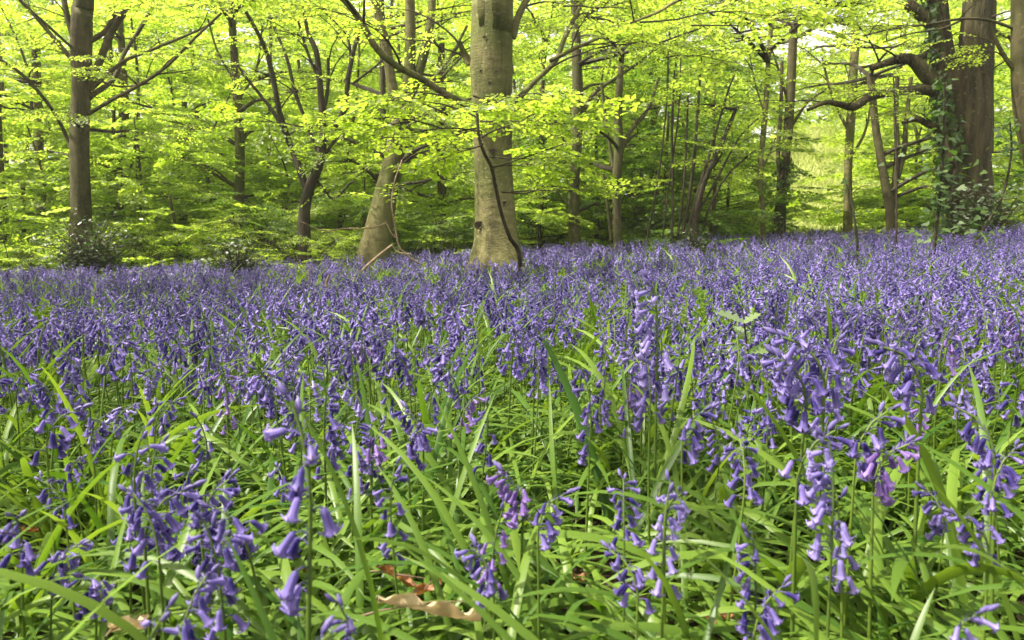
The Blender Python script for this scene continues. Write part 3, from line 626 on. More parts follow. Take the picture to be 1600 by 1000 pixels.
def bell_mb(detail):
    mb = MB()
    if detail == 2:
        lathe(mb, [(0, .0008), (-.0008, .0022), (-.004, .0029), (-.009, .0030), (-.0135, .0033), (-.0165, .0038), (-.0178, .0047), (-.0174, .0055), (-.0160, .0057)], 12, 0,
              [0, 0, .05, .08, .14, .30, .42, .50, .55], [.12, .12, .2, .3, .42, .65, .9, 1.0, 1.0])
        mb.add([[-.002, -.002, -.0145], [.002, -.002, -.0145], [.002, .002, -.0145], [-.002, .002, -.0145]], [[0, 1, 2, 3]], 1, 1)
    elif detail == 1:
        lathe(mb, [(0, .001), (-.002, .0027), (-.012, .0032), (-.0170, .0042), (-.0162, .0060)], 6, 0, None, [.15, .2, .4, .8, 1])
    else:
        lathe(mb, [(0, .001), (-.004, .0036), (-.0168, .0066)], 4, 0, None, [.2, .35, .9])
    return mb
def bud_mb(detail):
    mb = MB(); lathe(mb, [(0, .0006), (-.003, .0024), (-.009, .0027), (-.014, .0006)], 6 if detail == 2 else 4, 0, None, [.2, .4, .6, .8]); return mb
def face_down(d, spin=0.0):
    """matrix turning local -Z to d"""
    q = Vector((0, 0, -1)).rotation_difference(Vector(d)); return q.to_matrix().to_4x4() @ Matrix.Rotation(spin, 4, 'Z')
def raceme(seed):
    """stem line and the places of bells and buds"""
    r = np.random.default_rng(seed); h = r.uniform(.27, .345); up = seed >= 508
    lean = r.uniform(-.04, .04); nod = r.uniform(.15, .5) if up else r.uniform(.7, 1.9)
    K = 16; t = np.linspace(0, 1, K); ds = h * 1.12 / (K - 1)
    ang = lean + nod * np.clip((t - .72) / .28, 0, 1) ** 1.4 * 1.1     # from vertical
    p = np.zeros((K, 3)); p[1:, 0] = np.cumsum(np.sin(ang[:-1]) * ds); p[1:, 2] = np.cumsum(np.cos(ang[:-1]) * ds); p[:, 2] -= .01
    p[:, 1] += .008 * np.sin(t * 2.5 + r.uniform(0, 6))
    rad = .0027 - .0016 * t
    nb = int(r.integers(8, 17)); it = []
    one = r.uniform(.5, 1.3)
    for j in range(nb + 2):
        u = (.62 + .38 * (j + r.uniform(-.2, .2)) / (nb + 1.0)) if up else .76 + .24 * (j + r.uniform(-.2, .2)) / (nb + 1.0); u = min(u, 1)
        b = np.array([np.interp(u, t, p[:, c]) for c in range(3)])
        az = r.normal(0, one) if r.random() < .6 else r.uniform(0, 6.28)
        out = np.array([math.cos(az), math.sin(az), 0]); pl = (.012 if j < nb else .006) * r.uniform(.7, 1.3)
        e = b + out * pl + np.array([0, 0, .003])
        if j < nb:
            dwn = nrm(out * r.uniform(.1, .85) + np.array([0, 0, -1.0])) if j < nb * .75 else nrm(out * 1.2 + np.array([.4, 0, -.5]))
            it.append(('bell', b, e, dwn, r.uniform(.88, 1.16) * (1 if j < nb * .7 else .82), r.uniform(0, 6.28)))
        else:
            tg = nrm(p[-1] - p[-3]); it.append(('bud', b, e, nrm(tg + out * .5), r.uniform(.8, 1.1), 0))
    return dict(p=p, rad=rad, items=it, r=r)
def stem_mb(rc, sides=6, bracts=True, mat=0, budmat=1, tint=.5):
    mb = MB(); v, f = tubes(rc['p'][None], rc['rad'][None], sides); mb.add(v, f, mat, tint)
    Pp = []; Rr = []
    for (kd, b, e, d, s, sp_) in rc['items']:
        m_ = (b + e) / 2 + np.array([0, 0, .0022]); Pp.append([b, m_, e]); Rr.append([.0009, .0007, .0009])
        if bracts and kd == 'bell':
            o_ = nrm(e - b) * .4 + np.array([0, 0, .9]); q = nrm(o_) * .011; s_ = nrm(np.cross(q, [0.3, 1, 0])) * .0011
            mb.add([b - s_, b + s_, b + q], [[0, 1, 2]], budmat, .6)
    v, f = tubes(np.array(Pp), np.array(Rr), 3); mb.add(v, f, budmat, .3)
    return mb
def head_mb(rc, detail, bellmat=0, budmat=1, k=1.0):
    mb = MB(); bl = bell_mb(detail); bd = bud_mb(detail)
    for (kd, b, e, d, s, sp_) in rc['items']:
        M = Matrix.Translation(Vector(e)) @ face_down(d, sp_)
        x = MB(); x.extend(bl if kd == 'bell' else bd, M, s * k)
        for i_ in range(len(x.M)): x.M[i_] = bellmat if kd == 'bell' else budmat
        mb.extend(x)
    return mb
def strap_leaves(seed, n, detail=9, lmin=.26, lmax=.46, wmin=.0038, wmax=.0070, mat=0, spread=.035, upright=.03):
    """arching channelled strap leaves from one crown"""
    r = np.random.default_rng(seed); mb = MB()
    for k in range(n):
        az = r.normal(0, .95); L = r.uniform(lmin, lmax); w_ = r.uniform(wmin, wmax); K = detail; up_ = r.random() < upright
        t = np.linspace(0, 1, K); e0 = r.uniform(1.0, 1.45) if up_ else r.uniform(.4, 1.15); bend = r.uniform(.5, 1.4) if up_ else r.uniform(1.2, 2.4)
        el = e0 - bend * t ** 1.25; el = np.maximum(el, -.5 - .3 * r.random())
        a = az + r.normal(0, .35) * t; ds = L / (K - 1)
        d = np.stack([np.cos(a) * np.cos(el), np.sin(a) * np.cos(el), np.sin(el)], -1) * ds
        p = np.vstack([[0, 0, 0], np.cumsum(d[:-1], 0)]) + np.array([r.normal(0, spread), r.normal(0, spread), -.008])
        p[:, 2] = np.maximum(p[:, 2], (.005 + .05 * r.random()) * np.minimum(t * 4, 1)); p[0, 2] = -.01
        ww = w_ * np.interp(t, [0, .15, .6, .88, 1], [.55, .9, 1, .6, .04])
        tw = r.normal(0, .5) * t
        sd = np.stack([-np.sin(a), np.cos(a), np.zeros(K)], -1); up = np.cross(nrm(d), sd) * -1
        s2 = sd * np.cos(tw)[:, None] + up * np.sin(tw)[:, None]; u2 = -sd * np.sin(tw)[:, None] + up * np.cos(tw)[:, None]
        ch = ww[:, None] * np.interp(t, [0, .5, 1], [.7, .3, .1])[:, None]
        V = np.stack([p + s2 * ww[:, None] + u2 * ch, p, p - s2 * ww[:, None] + u2 * ch], 1)
        idx = np.arange(K * 3).reshape(K, 3); A = idx[:-1, :-1]; F = np.stack([A, A + 1, A + 4, A + 3], -1).reshape(-1, 4)
        mb.add(V.reshape(-1, 3), F, mat, np.clip(r.normal(.45, .25) + .15 * t.repeat(3), 0, 1))
    return mb

# flower patchiness
def patch(x, y): return .5 + .5 * (np.sin(x * 1.7 + 1.1 * np.sin(y * 1.3)) * np.sin(y * 1.9 + .8 * np.sin(x * 2.1) + 1)) 
def bare(x, y):      # the leafy, nearly flowerless gaps of the foreground
    px = 800 + FPX * x / np.maximum(y, .1)
    g1 = np.exp(-((x - .02) / .22) ** 2 - ((y - 1.15) / .28) ** 2)
    g2 = np.exp(-((x + .55) / .35) ** 2 - ((y - 1.75) / .30) ** 2) * .4
    g3 = np.exp(-((x - .9) / .35) ** 2 - ((y - 1.45) / .25) ** 2) * .4
    return np.clip(g1 + g2 + g3, 0, 1)
rf = np.random.default_rng(21)
def scatter(dens, y0, y1, wk=.72, x_extra=.4):
    A = []; n = int(dens * wk * 2 * (y1 ** 2 - y0 ** 2) / 2 + dens * 2 * x_extra * (y1 - y0))
    y = np.sqrt(rf.uniform(y0 ** 2, y1 ** 2, n)); x = rf.uniform(-1, 1, n) * (wk * y + x_extra)
    return x, y

# near plants: individuals
RC = [raceme(500 + k) for k in range(11)]      # the last three stand upright
M_anther = plain_mat('anther', (.62, .58, .36), .7)
bell_mesh = bell_mb(2).mesh('bell_flower', [M_bell, M_anther]); bud_mesh = bud_mb(2).mesh('flower_bud', [M_bud])
stem_mesh = [stem_mb(rc).mesh('flower_stem', [M_stem, M_bud]) for rc in RC]
leaf_mesh = [strap_leaves(600 + k, 5, wmin=.004, wmax=.008).mesh('basal_foliage', [M_strap]) for k in range(5)]
wide_mesh = [strap_leaves(620 + k, 6, detail=13, lmin=.24, lmax=.40, wmin=.005, wmax=.0082, upright=.06).mesh('basal_foliage', [M_strap]) for k in range(3)]
head_mesh = [head_mb(rc, 1).mesh('flower_head', [M_bell, M_bud]) for rc in RC]
M_pale = leaf_mat('bluebell_petal_pale', (.19, .15, .42), (.42, .36, .70), (.24, .18, .56), (.5, .4, .82), trans=.45, gloss=.04, vary=.3)
M_pink = leaf_mat('bluebell_petal_mauve', (.15, .08, .30), (.36, .24, .58), (.20, .09, .42), (.44, .28, .72), trans=.45, gloss=.04, vary=.3)
def alt(mesh, mat):
    m = mesh.copy(); m.materials[0] = mat; return m
bell_kinds = {'violet': bell_mesh, 'pale': alt(bell_mesh, M_pale), 'mauve': alt(bell_mesh, M_pink)}
def bluebell(k, x, y, rz, s, lean=(0, 0), label=None, group=None, detail=True, kind='violet', leaves=None, zoff=0.0):
    root = empty('bluebell', (x, y, gz(x, y) + zoff)); root.rotation_euler = (lean[0], lean[1], rz); root.scale = (s, s, s)
    tag(root, label, 'bluebell', group)
    def put(nm, me, loc=None, M=None):
        o = bpy.data.objects.new(nm, me); C.objects.link(o); o.parent = root
        if M is not None: o.matrix_local = M
        return o
    put('flower_stem', stem_mesh[k])
    put('basal_foliage', leaves or leaf_mesh[int(rf.integers(0, 5))])
    if detail:
        for (kd, b, e, d, ss, spn) in RC[k]['items']:
            put('bell_flower' if kd == 'bell' else 'flower_bud', bell_kinds[kind] if kd == 'bell' else bud_mesh, M=Matrix.Translation(Vector(e)) @ face_down(d, spn) @ Matrix.Scale(ss, 4))
    else: put('flower_head', head_mesh[k])
    return root
# plants told apart in the photograph: (px, py of the nodding top), distance, height of the stem, kind, turn, label
heroes = [
    (462, 628, .70, 'violet', 2.9, 'tall deep violet bluebell rising highest on the near left'),
    (215, 775, .84, 'violet', 2.6, 'violet bluebell with tightly bunched bells at the left of the near cluster'),
    (262, 765, .88, 'violet', .4, 'violet bluebell on a thick stem beside the tightly bunched one'),
    (330, 812, .80, 'violet', 3.0, 'deep violet bluebell in the middle of the near left cluster'),
    (350, 838, .84, 'violet', -.4, 'deep violet bluebell leaning right in the near left cluster'),
    (240, 962, .66, 'pale', .2, 'greyish half-closed pale bluebell at the bottom edge below the violet cluster'),
    (300, 905, .72, 'violet', 1.2, 'violet bluebell low in front of the near left cluster'),
    (1040, 755, .90, 'pale', .6, 'pale lilac bluebell with crowded open bells near the centre right'),
    (1065, 765, .93, 'pale', -1.2, 'second pale lilac bluebell pressed against the crowded pale one'),
    (970, 752, 1.0, 'violet', 1.4, 'round dark headed bluebell just left of the pale lilac pair'),
    (962, 868, .86, 'violet', 2.4, 'short violet bluebell below the round dark headed one'),
    (870, 770, .98, 'violet', .2, 'bluebell with only a few spread bells left of the pale lilac pair'),
    (790, 738, 1.05, 'mauve', 3.0, 'purple bluebell hanging left above the long bare leaf'),
    (1300, 690, .90, 'pale', 2.8, 'large lavender bluebell with wide open bells above broad leaves'),
    (1278, 668, .95, 'violet', -.3, 'bluebell with dark bud tip behind the large lavender one'),
    (1310, 765, .92, 'pale', 1.6, 'lower lavender bluebell with flared bells on the broad leaf clump'),
    (1180, 838, .90, 'violet', 3.1, 'violet bluebell with a drooping chain of bells over broad leaves'),
    (1205, 915, .84, 'violet', .2, 'single-bell bluebell hanging lowest beside the drooping chain'),
    (1262, 530, 1.20, 'violet', 2.8, 'tall violet bluebell on the left of the highest right cluster'),
    (1305, 520, 1.25, 'violet', .3, 'tallest violet bluebell of the highest right cluster'),
    (1235, 560, 1.15, 'violet', 3.3, 'violet bluebell leaning left out of the highest right cluster'),
    (1420, 545, 1.20, 'violet', 3.0, 'arched bluebell whose bells hang left like a hook'),
    (1360, 640, 1.05, 'violet', .1, 'full violet bluebell between the lavender and hooked ones'),
    (1400, 690, 1.02, 'mauve', -.4, 'mauve bluebell with a broad crowded head right of the lavender one'),
    (1530, 640, 1.00, 'violet', 2.7, 'violet bluebell with long spread bells near the right edge'),
    (1570, 700, .98, 'violet', .3, 'dark violet bluebell beside the long spread one near the right edge'),
    (1515, 810, .92, 'violet', 2.9, 'small drooping bluebell alone on the right above glossy leaves'),
    (1510, 955, .72, 'pale', .2, 'pale bluebell cut low at the bottom right corner'),
    (745, 855, .88, 'violet', 2.6, 'sparse budding bluebell standing in the leafy gap near the bottom centre'),
    (545, 940, .74, 'violet', 2.9, 'violet bluebell low in the bottom left beside the dry oak leaf'),
    (490, 985, .58, 'violet', .2, 'blurred violet bluebell poking up at the very bottom edge'),
    (915, 590, 1.35, 'violet', 2.7, 'dense round headed bluebell with a dark stem in the centre'),
    (735, 615, 1.45, 'mauve', .5, 'pinkish mauve bluebell among violet ones in the centre'),
    (1025, 440, 1.5, 'pale', 3.0, 'very tall pale bluebell rising above the far carpet'),
    (100, 640, 1.25, 'violet', .3, 'dark bunched violet bluebell on the left in front of the carpet'),
    (1085, 640, 1.2, 'violet', .4, 'violet bluebell with an open fan of bells right of the centre'),
    (640, 640, 1.35, 'violet', 2.9, 'violet bluebell left of the pinkish mauve one'),
]
hpos = []
def height_of(rc): return rc['p'][:, 2].max()
for j, (px, py, Y, kind, turn, lab) in enumerate(heroes):
    k = {0: 8, 3: 9, 7: 9, 13: 10, 15: 9, 16: 10, 21: 2, 31: 8, 33: 10, 19: 8}.get(j, j % 8); q = P(px, py, Y); top = height_of(RC[k]); g = gz(q[0], q[1]); want = max(.17, q[2] - g); s = want / top
    rcx = RC[k]['p'][-1, 0] * .6
    s2 = max(.88, min(s, 1.35)); zo = (s - s2) * top     # a short plant keeps its flower size: its foot sits in a hollow
    zo = min(zo, 0)
    x, y = q[0] - math.cos(turn) * rcx, q[1] - math.sin(turn) * rcx
    bluebell(k, x, y, turn, s2 if zo < 0 else s, label=lab, kind=kind, leaves=wide_mesh[j % 3] if px > 1100 else None, zoff=zo)
    hpos.append((x, y))
hpos = np.array(hpos)
x, y = scatter(115, .82, 3.15, .66, .02)
ok = (rf.random(len(x)) < (.35 + .75 * patch(x * 1.6, y * 1.6)) * (1 - .93 * bare(x, y)) * np.interp(y, [.8, 1.5, 2.2], [.45, .9, 1.3]))
ok &= np.array([np.min(np.hypot(hpos[:, 0] - a, hpos[:, 1] - b)) > .045 for a, b in zip(x, y)])
x, y = x[ok], y[ok]; order = np.argsort(y)
inv = order[: 300 - len(heroes)]
ymax_ind = y[inv].max()
print('individual bluebells reach y =', ymax_ind, len(inv))
zones = [(-.33, 'in the near carpet left of the tallest near one'), (0.0, 'in the near carpet below the leaning beech'), (.33, 'in the near carpet below the hazel and mossy trunk'), (9, 'in the near carpet below the oak')]
for i_ in inv:
    k = int(rf.integers(0, 11)); kind = 'violet' if rf.random() < .88 else ('pale' if rf.random() < .8 else 'mauve')
    nmz = next(z for lim, z in zones if x[i_] / y[i_] < lim)
    col = {'violet': 'violet bluebell', 'pale': 'pale lilac bluebell', 'mauve': 'mauve bluebell'}[kind]
    bluebell(k, x[i_], y[i_], rf.uniform(0, 6.28), rf.uniform(.86, 1.14) * (.93 if y[i_] < 1.5 else 1), lean=(rf.normal(0, .09), rf.normal(0, .09)), kind=kind,
             detail=True if y[i_] < 2.2 or kind != 'violet' else False, label=f'{col} {nmz}', group=f'{col}s {nmz}', leaves=wide_mesh[int(rf.integers(0, 3))] if (x[i_] > .1 and y[i_] < 1.3 and rf.random() < .4) else None)

# the rest of the carpet
def plant_mb(k, detail, leaves=0):
    mb = MB(); rc = RC[k]
    st = stem_mb(rc, 4 if detail else 3, bracts=detail > 0, mat=1, budmat=2); mb.extend(st)
    mb.extend(head_mb(rc, detail, 0, 2, 1.22)); return mb
def comb(x, y): return 1.5 * np.sin(x * 2.3 + 1.2 * y) + 1.3 * np.sin(1.7 * y - x * .9 + 1) + .4
def carpet(name, label, protos_, mats, x, y, smin, smax, lean=.1, combed=False):
    z = ground(x, y); n = len(x)
    rz = comb(x, y) + rf.normal(0, .55, n) if combed else rf.uniform(0, 6.28, n)
    rot = np.stack([rf.normal(0, lean, n), rf.normal(0, lean, n), rz], -1)
    return mass(name, label, protos_, mats, np.stack([x, y, z], -1), rf.integers(0, len(protos_), n), rot, rf.uniform(smin, smax, n))
def clumps(dens, y0, y1, wk, ex, per=5, sig=.075):
    u, v = scatter(dens / per, y0, y1, wk, ex); k = rf.poisson(per, len(u)); u, v = np.repeat(u, k), np.repeat(v, k)
    return u + rf.normal(0, sig, len(u)), v + rf.normal(0, sig, len(v))
rest = order[300 - len(heroes):]
xa, ya = [x[rest]], [y[rest]]
u, v = clumps(118, 3.15, 7.5, .72, .5); ok = rf.random(len(u)) < (.2 + .85 * patch(u, v)) ; xa.append(u[ok]); ya.append(v[ok])
# beside the frame, near the camera
u = rf.uniform(-3.2, 3.2, 900); v = rf.uniform(.1, 3.2, 900); ok = np.abs(u) > .66 * v + .12; xa.append(u[ok]); ya.append(v[ok])
xa, ya = np.concatenate(xa), np.concatenate(ya)
carpet('bluebell_carpet', 'violet bluebells massed across the wood floor beyond the near ones', [plant_mb(k, 1) for k in range(8)], [M_bell, M_stem, M_bud], xa, ya, .85, 1.16)
u, v = clumps(44, 7.5, 21, .78, .6, 6, .10); ok = (v < field_edge(u)) & (rf.random(len(u)) < (.3 + .75 * patch(u * .8, v * .8))); u, v = u[ok], v[ok]
d_ = np.hypot(u - (-.16), v - 9.0); ok = d_ > .34; u, v = u[ok], v[ok]
carpet('bluebell_drift', 'far violet haze of bluebells reaching back to the tree feet', [plant_mb(k, 0) for k in range(8)], [M_bell, M_stem, M_bud], u, v, .95, 1.3)
# leaves between the flowers
u, v = scatter(120, .35, 5.5, .75, .35); ok = np.hypot(u, v) > .66; u, v = u[ok], v[ok]
carpet('bluebell_leaves', 'dense arching strap leaves of the bluebells over the soil', [strap_leaves(700 + k, 6, detail=11) for k in range(10)], [M_strap], u, v, .8, 1.2, .12, combed=True)
u, v = scatter(42, 5.5, 21, .78, .6); ok = v < field_edge(u) + .5; u, v = u[ok], v[ok]
carpet('bluebell_leaves', 'strap leaves under the far bluebells', [strap_leaves(720 + k, 6, detail=5, wmin=.005, wmax=.009, upright=.35) for k in range(6)], [M_strap], u, v, .85, 1.25, .15)

# ------------------------------------------------------------------ low growth under the trees
def shoot_mb(seed, leafk=1.0, lib=None):
    r = np.random.default_rng(seed); mb = MB()
    n = 7; pos = np.stack([r.normal(0, .25, n), r.normal(0, .25, n), r.uniform(.05, .55, n)], -1)
    put_sprays(mb, pos, r.uniform(0, 6.28, n), r.uniform(.35, .6, n), r, lib=lib, fine=False, tilt=.45, leafk=1.25, keep=.8); return mb
u = rf.uniform(-20, 22, 5200); v = rf.uniform(12, 40, 5200); ok = (v > field_edge(u) + .2) & (np.abs(u) < .72 * v + 2)
ok &= ~((u > .29 * v) & (u < .48 * v) & (v > 20) & (rf.random(5200) < .92)); u, v = u[ok], v[ok]
carpet('undergrowth', 'low leafy undergrowth under the trees behind the bluebells', [shoot_mb(800 + k) for k in range(6)], [M_lime, M_twig], u, v, .8, 1.9, .1)

M_grass = leaf_mat('glade_grass_blade', (.28, .34, .09), (.44, .46, .18), (.5, .6, .14), (.7, .75, .25), trans=.4, gloss=.03, vary=.4)  # blade colours raised so the grass looks overexposed by the sun
u = rf.uniform(5, 22, 15000); v = rf.uniform(20.5, 42, 15000); ok = (u > .28 * v) & (u < .49 * v); u, v = u[ok], v[ok]
carpet('glade_grass', 'pale grass with sun glare put into its colour on the added glade bank', [strap_leaves(760 + k, 14, detail=4, lmin=.3, lmax=.5, wmin=.012, wmax=.022, spread=.12, upright=.7) for k in range(3)], [M_grass], u, v, .9, 1.4, .1)

def bush(name, cat, label, px, Y, h, rad, n, leaf, seed, spray=.5, keep=.9, group=None, wy=1.0, leafk=1.0):
    r = np.random.default_rng(seed); x = (px - 800) / FPX * Y
    root = empty(name, (x, Y, gz(x, Y))); tag(root, label, cat, group)
    st, cr = MB(), MB()
    for k in range(n):
        az = k * 2.4 + r.normal(0, .4); b = np.array([r.normal(0, rad * .25), r.normal(0, rad * .25), -.05]); hh = h * r.uniform(.55, 1.05)
        e = b + np.array([math.cos(az) * rad * r.uniform(.2, .8), math.sin(az) * rad * r.uniform(.2, .8), hh])
        q = spline([b, (b + e) / 2 + np.array([0, 0, .15 * h]), e], 8); v_, f_ = tubes(q[None], np.linspace(.012, .004, 8)[None], 5); st.add(v_, f_, 0)
        for m_ in range(4):
            s0 = q[int(r.integers(2, 8))]
            branch_system(cr, s0, az + r.uniform(-1.5, 1.5), rad * r.uniform(.35, .75), .005, r, rise=r.uniform(-.1, .6), spray=spray * r.uniform(.6, 1), keep=keep, dens=1.0, fine=False, leafk=leafk)
    st.build('stem', [M_twig], root); cr.build('foliage', [leaf, M_twig], root, smooth=False); return root
for k, (px, Y, h, rad, n, leaf, lab) in enumerate([
    (30, 14.5, 1.3, 1.1, 8, M_mid, 'low bright bush at the left edge behind the bluebells'),
    (215, 15.5, 1.2, 1.0, 7, M_lime, 'lime bush right of the holly at the bluebell edge'),
    (290, 15.8, 1.0, 1.1, 7, M_mid, 'green bush under the short dark stem'),
    (466, 12.9, .8, .8, 8, M_lime, 'lime bush hiding the foot of the dark forked tree'),
    (425, 15.0, 1.6, 1.2, 10, M_deep, 'dark bush behind and left of the forked tree foot'),
    (395, 14.6, 1.5, 1.0, 8, M_mid, 'pale flecked bush under the pole beech'),
    (520, 16.0, 1.3, 1.2, 8, M_mid, 'green bush just left of the leaning beech foot'),
    (665, 15.5, 1.5, 1.3, 9, M_deep, 'dark bush between the feet of the two big beeches'),
    (860, 16.3, 1.4, 1.1, 8, M_deep, 'dark bush right of the stout beech foot'),
    (925, 16.8, 1.2, 1.0, 7, M_mid, 'bush at the foot of the mossy trunk'),
    (1035, 16.0, 1.7, 1.2, 9, M_deep, 'dark bush behind the foot of the hazel poles'),
    (1140, 17.5, 1.0, .9, 7, M_mid, 'dark bush between the hazel and the slim sapling'),
    (1256, 19.5, .35, .6, 5, M_lime, 'small sunlit bush in the middle of the bright glade'),
    (1385, 18.5, .9, .8, 6, M_lime, 'bush left of the three brown stems'),
    (1440, 17.0, 1.4, 1.0, 7, M_deep, 'bush tucked left of the oak foot'),
    (1590, 12.5, 1.2, .9, 8, M_mid, 'leafy bush right of the oak foot'),
    ]): bush('bush', 'bush', lab, px, Y, h, rad, n, leaf, 900 + k)

# holly: spiny glossy leaves
def holly_leaves(mb, pos, d, n, size, mat=0, tint=.5):
    d = nrm(d); s = nrm(np.cross(n, d)); n2 = np.cross(d, s); L = size[:, None]
    prof = [(0, .03), (.08, .28), (.16, .15), (.30, .42), (.42, .20), (.56, .44), (.66, .18), (.80, .30), (.86, .10)]
    m = 2 * len(prof) + 2; out = [pos, pos + d * L]
    for sg in (1, -1):
        for (t, w_) in prof: out.append(pos + d * L * t + s * (sg * w_) * L * .8 + n2 * L * (.25 * w_))
    V = np.stack(out, 1); off = (np.arange(len(pos)) * m)[:, None]; k = len(prof)
    F = np.concatenate([off + np.array([0] + list(range(2, 2 + k)) + [1])[None], off + np.array([1] + list(range(1 + 2 * k, 1 + k, -1)) + [0])[None]])
    mb.add(V.reshape(-1, 3), F, mat, np.repeat(np.broadcast_to(tint, (len(pos),)), m))
def holly(label, px, Y, h, rad, ns, nl, size, seed, spread=1.0):
    r = np.random.default_rng(seed); x = (px - 800) / FPX * Y
    root = empty('holly_bush', (x, Y, gz(x, Y))); tag(root, label, 'holly')
    st, lf = MB(), MB()
    for k in range(ns):
        az = r.uniform(0, 6.28); e = np.array([math.cos(az) * rad * r.uniform(.1, 1), math.sin(az) * rad * r.uniform(.1, 1), h * r.uniform(.45, 1)])
        q = spline([[0, 0, -.03], e * [.3, .3, .55], e], 8); v_, f_ = tubes(q[None], np.linspace(.012, .003, 8)[None] * max(size / .06, .35), 5); st.add(v_, f_, 0)
        u_ = r.uniform(.25, 1, nl); p = np.stack([np.interp(u_, np.linspace(0, 1, 8), q[:, c]) for c in range(3)], -1)
        j = nl and r.normal(0, 1, (nl, 3)) * [.10, .10, .06] * spread; p2 = p + j
        a = np.arctan2(j[:, 1], j[:, 0]); d = np.stack([np.cos(a), np.sin(a), r.normal(.1, .35, nl)], -1)
        holly_leaves(lf, p2, d, np.stack([r.normal(0, .35, nl), r.normal(0, .35, nl), np.ones(nl)], -1), size * r.uniform(.7, 1.15, nl), 0, r.uniform(0, 1, nl))
        T = np.stack([p, (p + p2) / 2 + [0, 0, .01], p2], 1); v_, f_ = tubes(T, np.full((nl, 3), .0015 * max(size / .06, .5)), 3); st.add(v_, f_, 0)
    st.build('stem', [M_twig], root); lf.build('foliage', [M_dark], root, smooth=False); return root
holly('glossy holly bush hiding the foot of the spreading beech', 140, 13.0, 1.15, .85, 30, 46, .085, 950, 1.8)
holly('holly bush standing in the bluebells below the pole beech', 372, 10.5, .72, .5, 20, 34, .07, 951, 1.6)
holly('small holly below the hazel poles at the bluebell edge', 1082, 11.5, .62, .3, 14, 34, .06, 952)
holly('low holly clump in bluebells under the left holly', 190, 9.5, .42, .25, 10, 22, .06, 953)
holly('holly growth hiding the right foot of the oak', 1545, 10.2, .95, .55, 22, 50, .07, 955)

# holly seedling among the near bluebells: leaves one by one
def seedling():
    Y = 1.9; b = P(1182, 650, Y); z0 = gz(b[0], Y); root = empty('holly_seedling', (b[0], Y, z0)); tag(root, 'young holly seedling with spiny leaves on a dark stem among near bluebells', 'holly seedling')
    o = np.array(root.location); top = P(1163, 505, Y) - o
    q = spline([[0, 0, -.02], top * [.3, .3, .5], top], 12); mb = MB(); v_, f_ = tubes(q[None], np.linspace(.0035, .002, 12)[None], 6); mb.add(v_, f_); mb.build('stem', [M_twig], root)
    r = np.random.default_rng(3)
    for k, (u_, az, el, s) in enumerate([(1, 2.9, .35, .075), (1, .4, .5, .05), (.92, 1.7, .2, .06), (.88, 3.3, -.05, .07), (.85, -.3, 0, .055), (.74, 2.8, -.1, .065), (.70, .2, -.05, .065), (.6, 3.6, -.15, .06), (.52, -.6, -.1, .05)]):
        p = q[int(u_ * 11)]; m_ = MB(); holly_leaves(m_, p[None], np.array([[math.cos(az), math.sin(az) * .5, el]]), np.array([[r.normal(0, .3), -.5, 1]]), np.array([s]), 0, .8)
        m_.build('leaf', [M_ivyp], root, smooth=False)
M_ivyp = leaf_mat('seedling_leaf', (.06, .11, .03), (.13, .19, .06), (.1, .2, .02), (.2, .32, .05), trans=.3, gloss=.1, rough=.3)
seedling()

# thin saplings with ivy, front right
def ivy_leaf(mb, pos, d, n, size, mat=0, tint=.5):
    d = nrm(d); s = nrm(np.cross(n, d)); L = size[:, None]
    pr = [(0, 0), (.0, .3), (.22, .52), (.40, .26), (.66, .26), (1, 0)]
    out = []
    for (t, w_) in pr: out.append(pos + d * L * (t - .1) + s * w_ * L)
    for (t, w_) in pr[1:-1]: out.append(pos + d * L * (t - .1) - s * w_ * L)
    V = np.stack(out, 1); off = (np.arange(len(pos)) * 10)[:, None]
    F = np.concatenate([off + np.array([0, 1, 2, 3, 4, 5])[None], off + np.array([5, 9, 8, 7, 6, 0])[None]])
    mb.add(V.reshape(-1, 3), F, mat, np.repeat(np.broadcast_to(tint, (len(pos),)), 10))
def thin_sapling(label, Y, pts, rpx, nl, seed, size=.05, spread=.12, twigs=4):
    r = np.random.default_rng(seed); q0 = P(*pts[0], Y); root = empty('ivy_sapling', (q0[0], Y, gz(q0[0], Y))); tag(root, label, 'sapling')
    o = np.array(root.location); L = spline(np.array([[0, 0, -.05]] + [P(a, b, Y) - o for a, b in pts]), 26)
    mb = MB(); v_, f_ = tubes(L[None], np.linspace(PR(rpx, Y), PR(rpx * .45, Y), 26)[None], 7); mb.add(v_, f_)
    for k in range(twigs):
        i = int(r.integers(10, 25)); az = r.uniform(0, 6.28); ln = r.uniform(.12, .3); e = L[i] + np.array([math.cos(az) * ln, math.sin(az) * ln, r.uniform(0, .15)])
        v_, f_ = tubes(spline([L[i], (L[i] + e) / 2 + [0, 0, .03], e], 5)[None], np.linspace(.004, .0015, 5)[None], 4); mb.add(v_, f_)
    mb.build('stem', [M_twig], root)
    lf = MB(); i = r.integers(7, 26, nl); a = r.uniform(0, 6.28, nl); rr = np.abs(r.normal(0, spread, nl))
    p = L[i] + np.stack([np.cos(a) * rr, np.sin(a) * rr, r.normal(0, .05, nl)], -1)
    ivy_leaf(lf, p, np.stack([np.cos(a), np.sin(a), r.normal(-.4, .3, nl)], -1), np.stack([r.normal(0, .4, nl), r.normal(-.5, .4, nl), np.ones(nl)], -1), size * r.uniform(.6, 1.2, nl), 0, r.uniform(0, 1, nl))
    lf.build('foliage', [M_ivy], root, smooth=False)
thin_sapling('thin dark stem rising from bluebells before the pale brown trunk', 6.4, [(1335, 445), (1340, 390), (1334, 335), (1328, 290)], 3.0, 16, 960)
thin_sapling('thin straight dark stem before the cluster of three brown stems', 6.8, [(1398, 440), (1400, 380), (1401, 300), (1399, 200), (1396, 120)], 2.4, 26, 961)
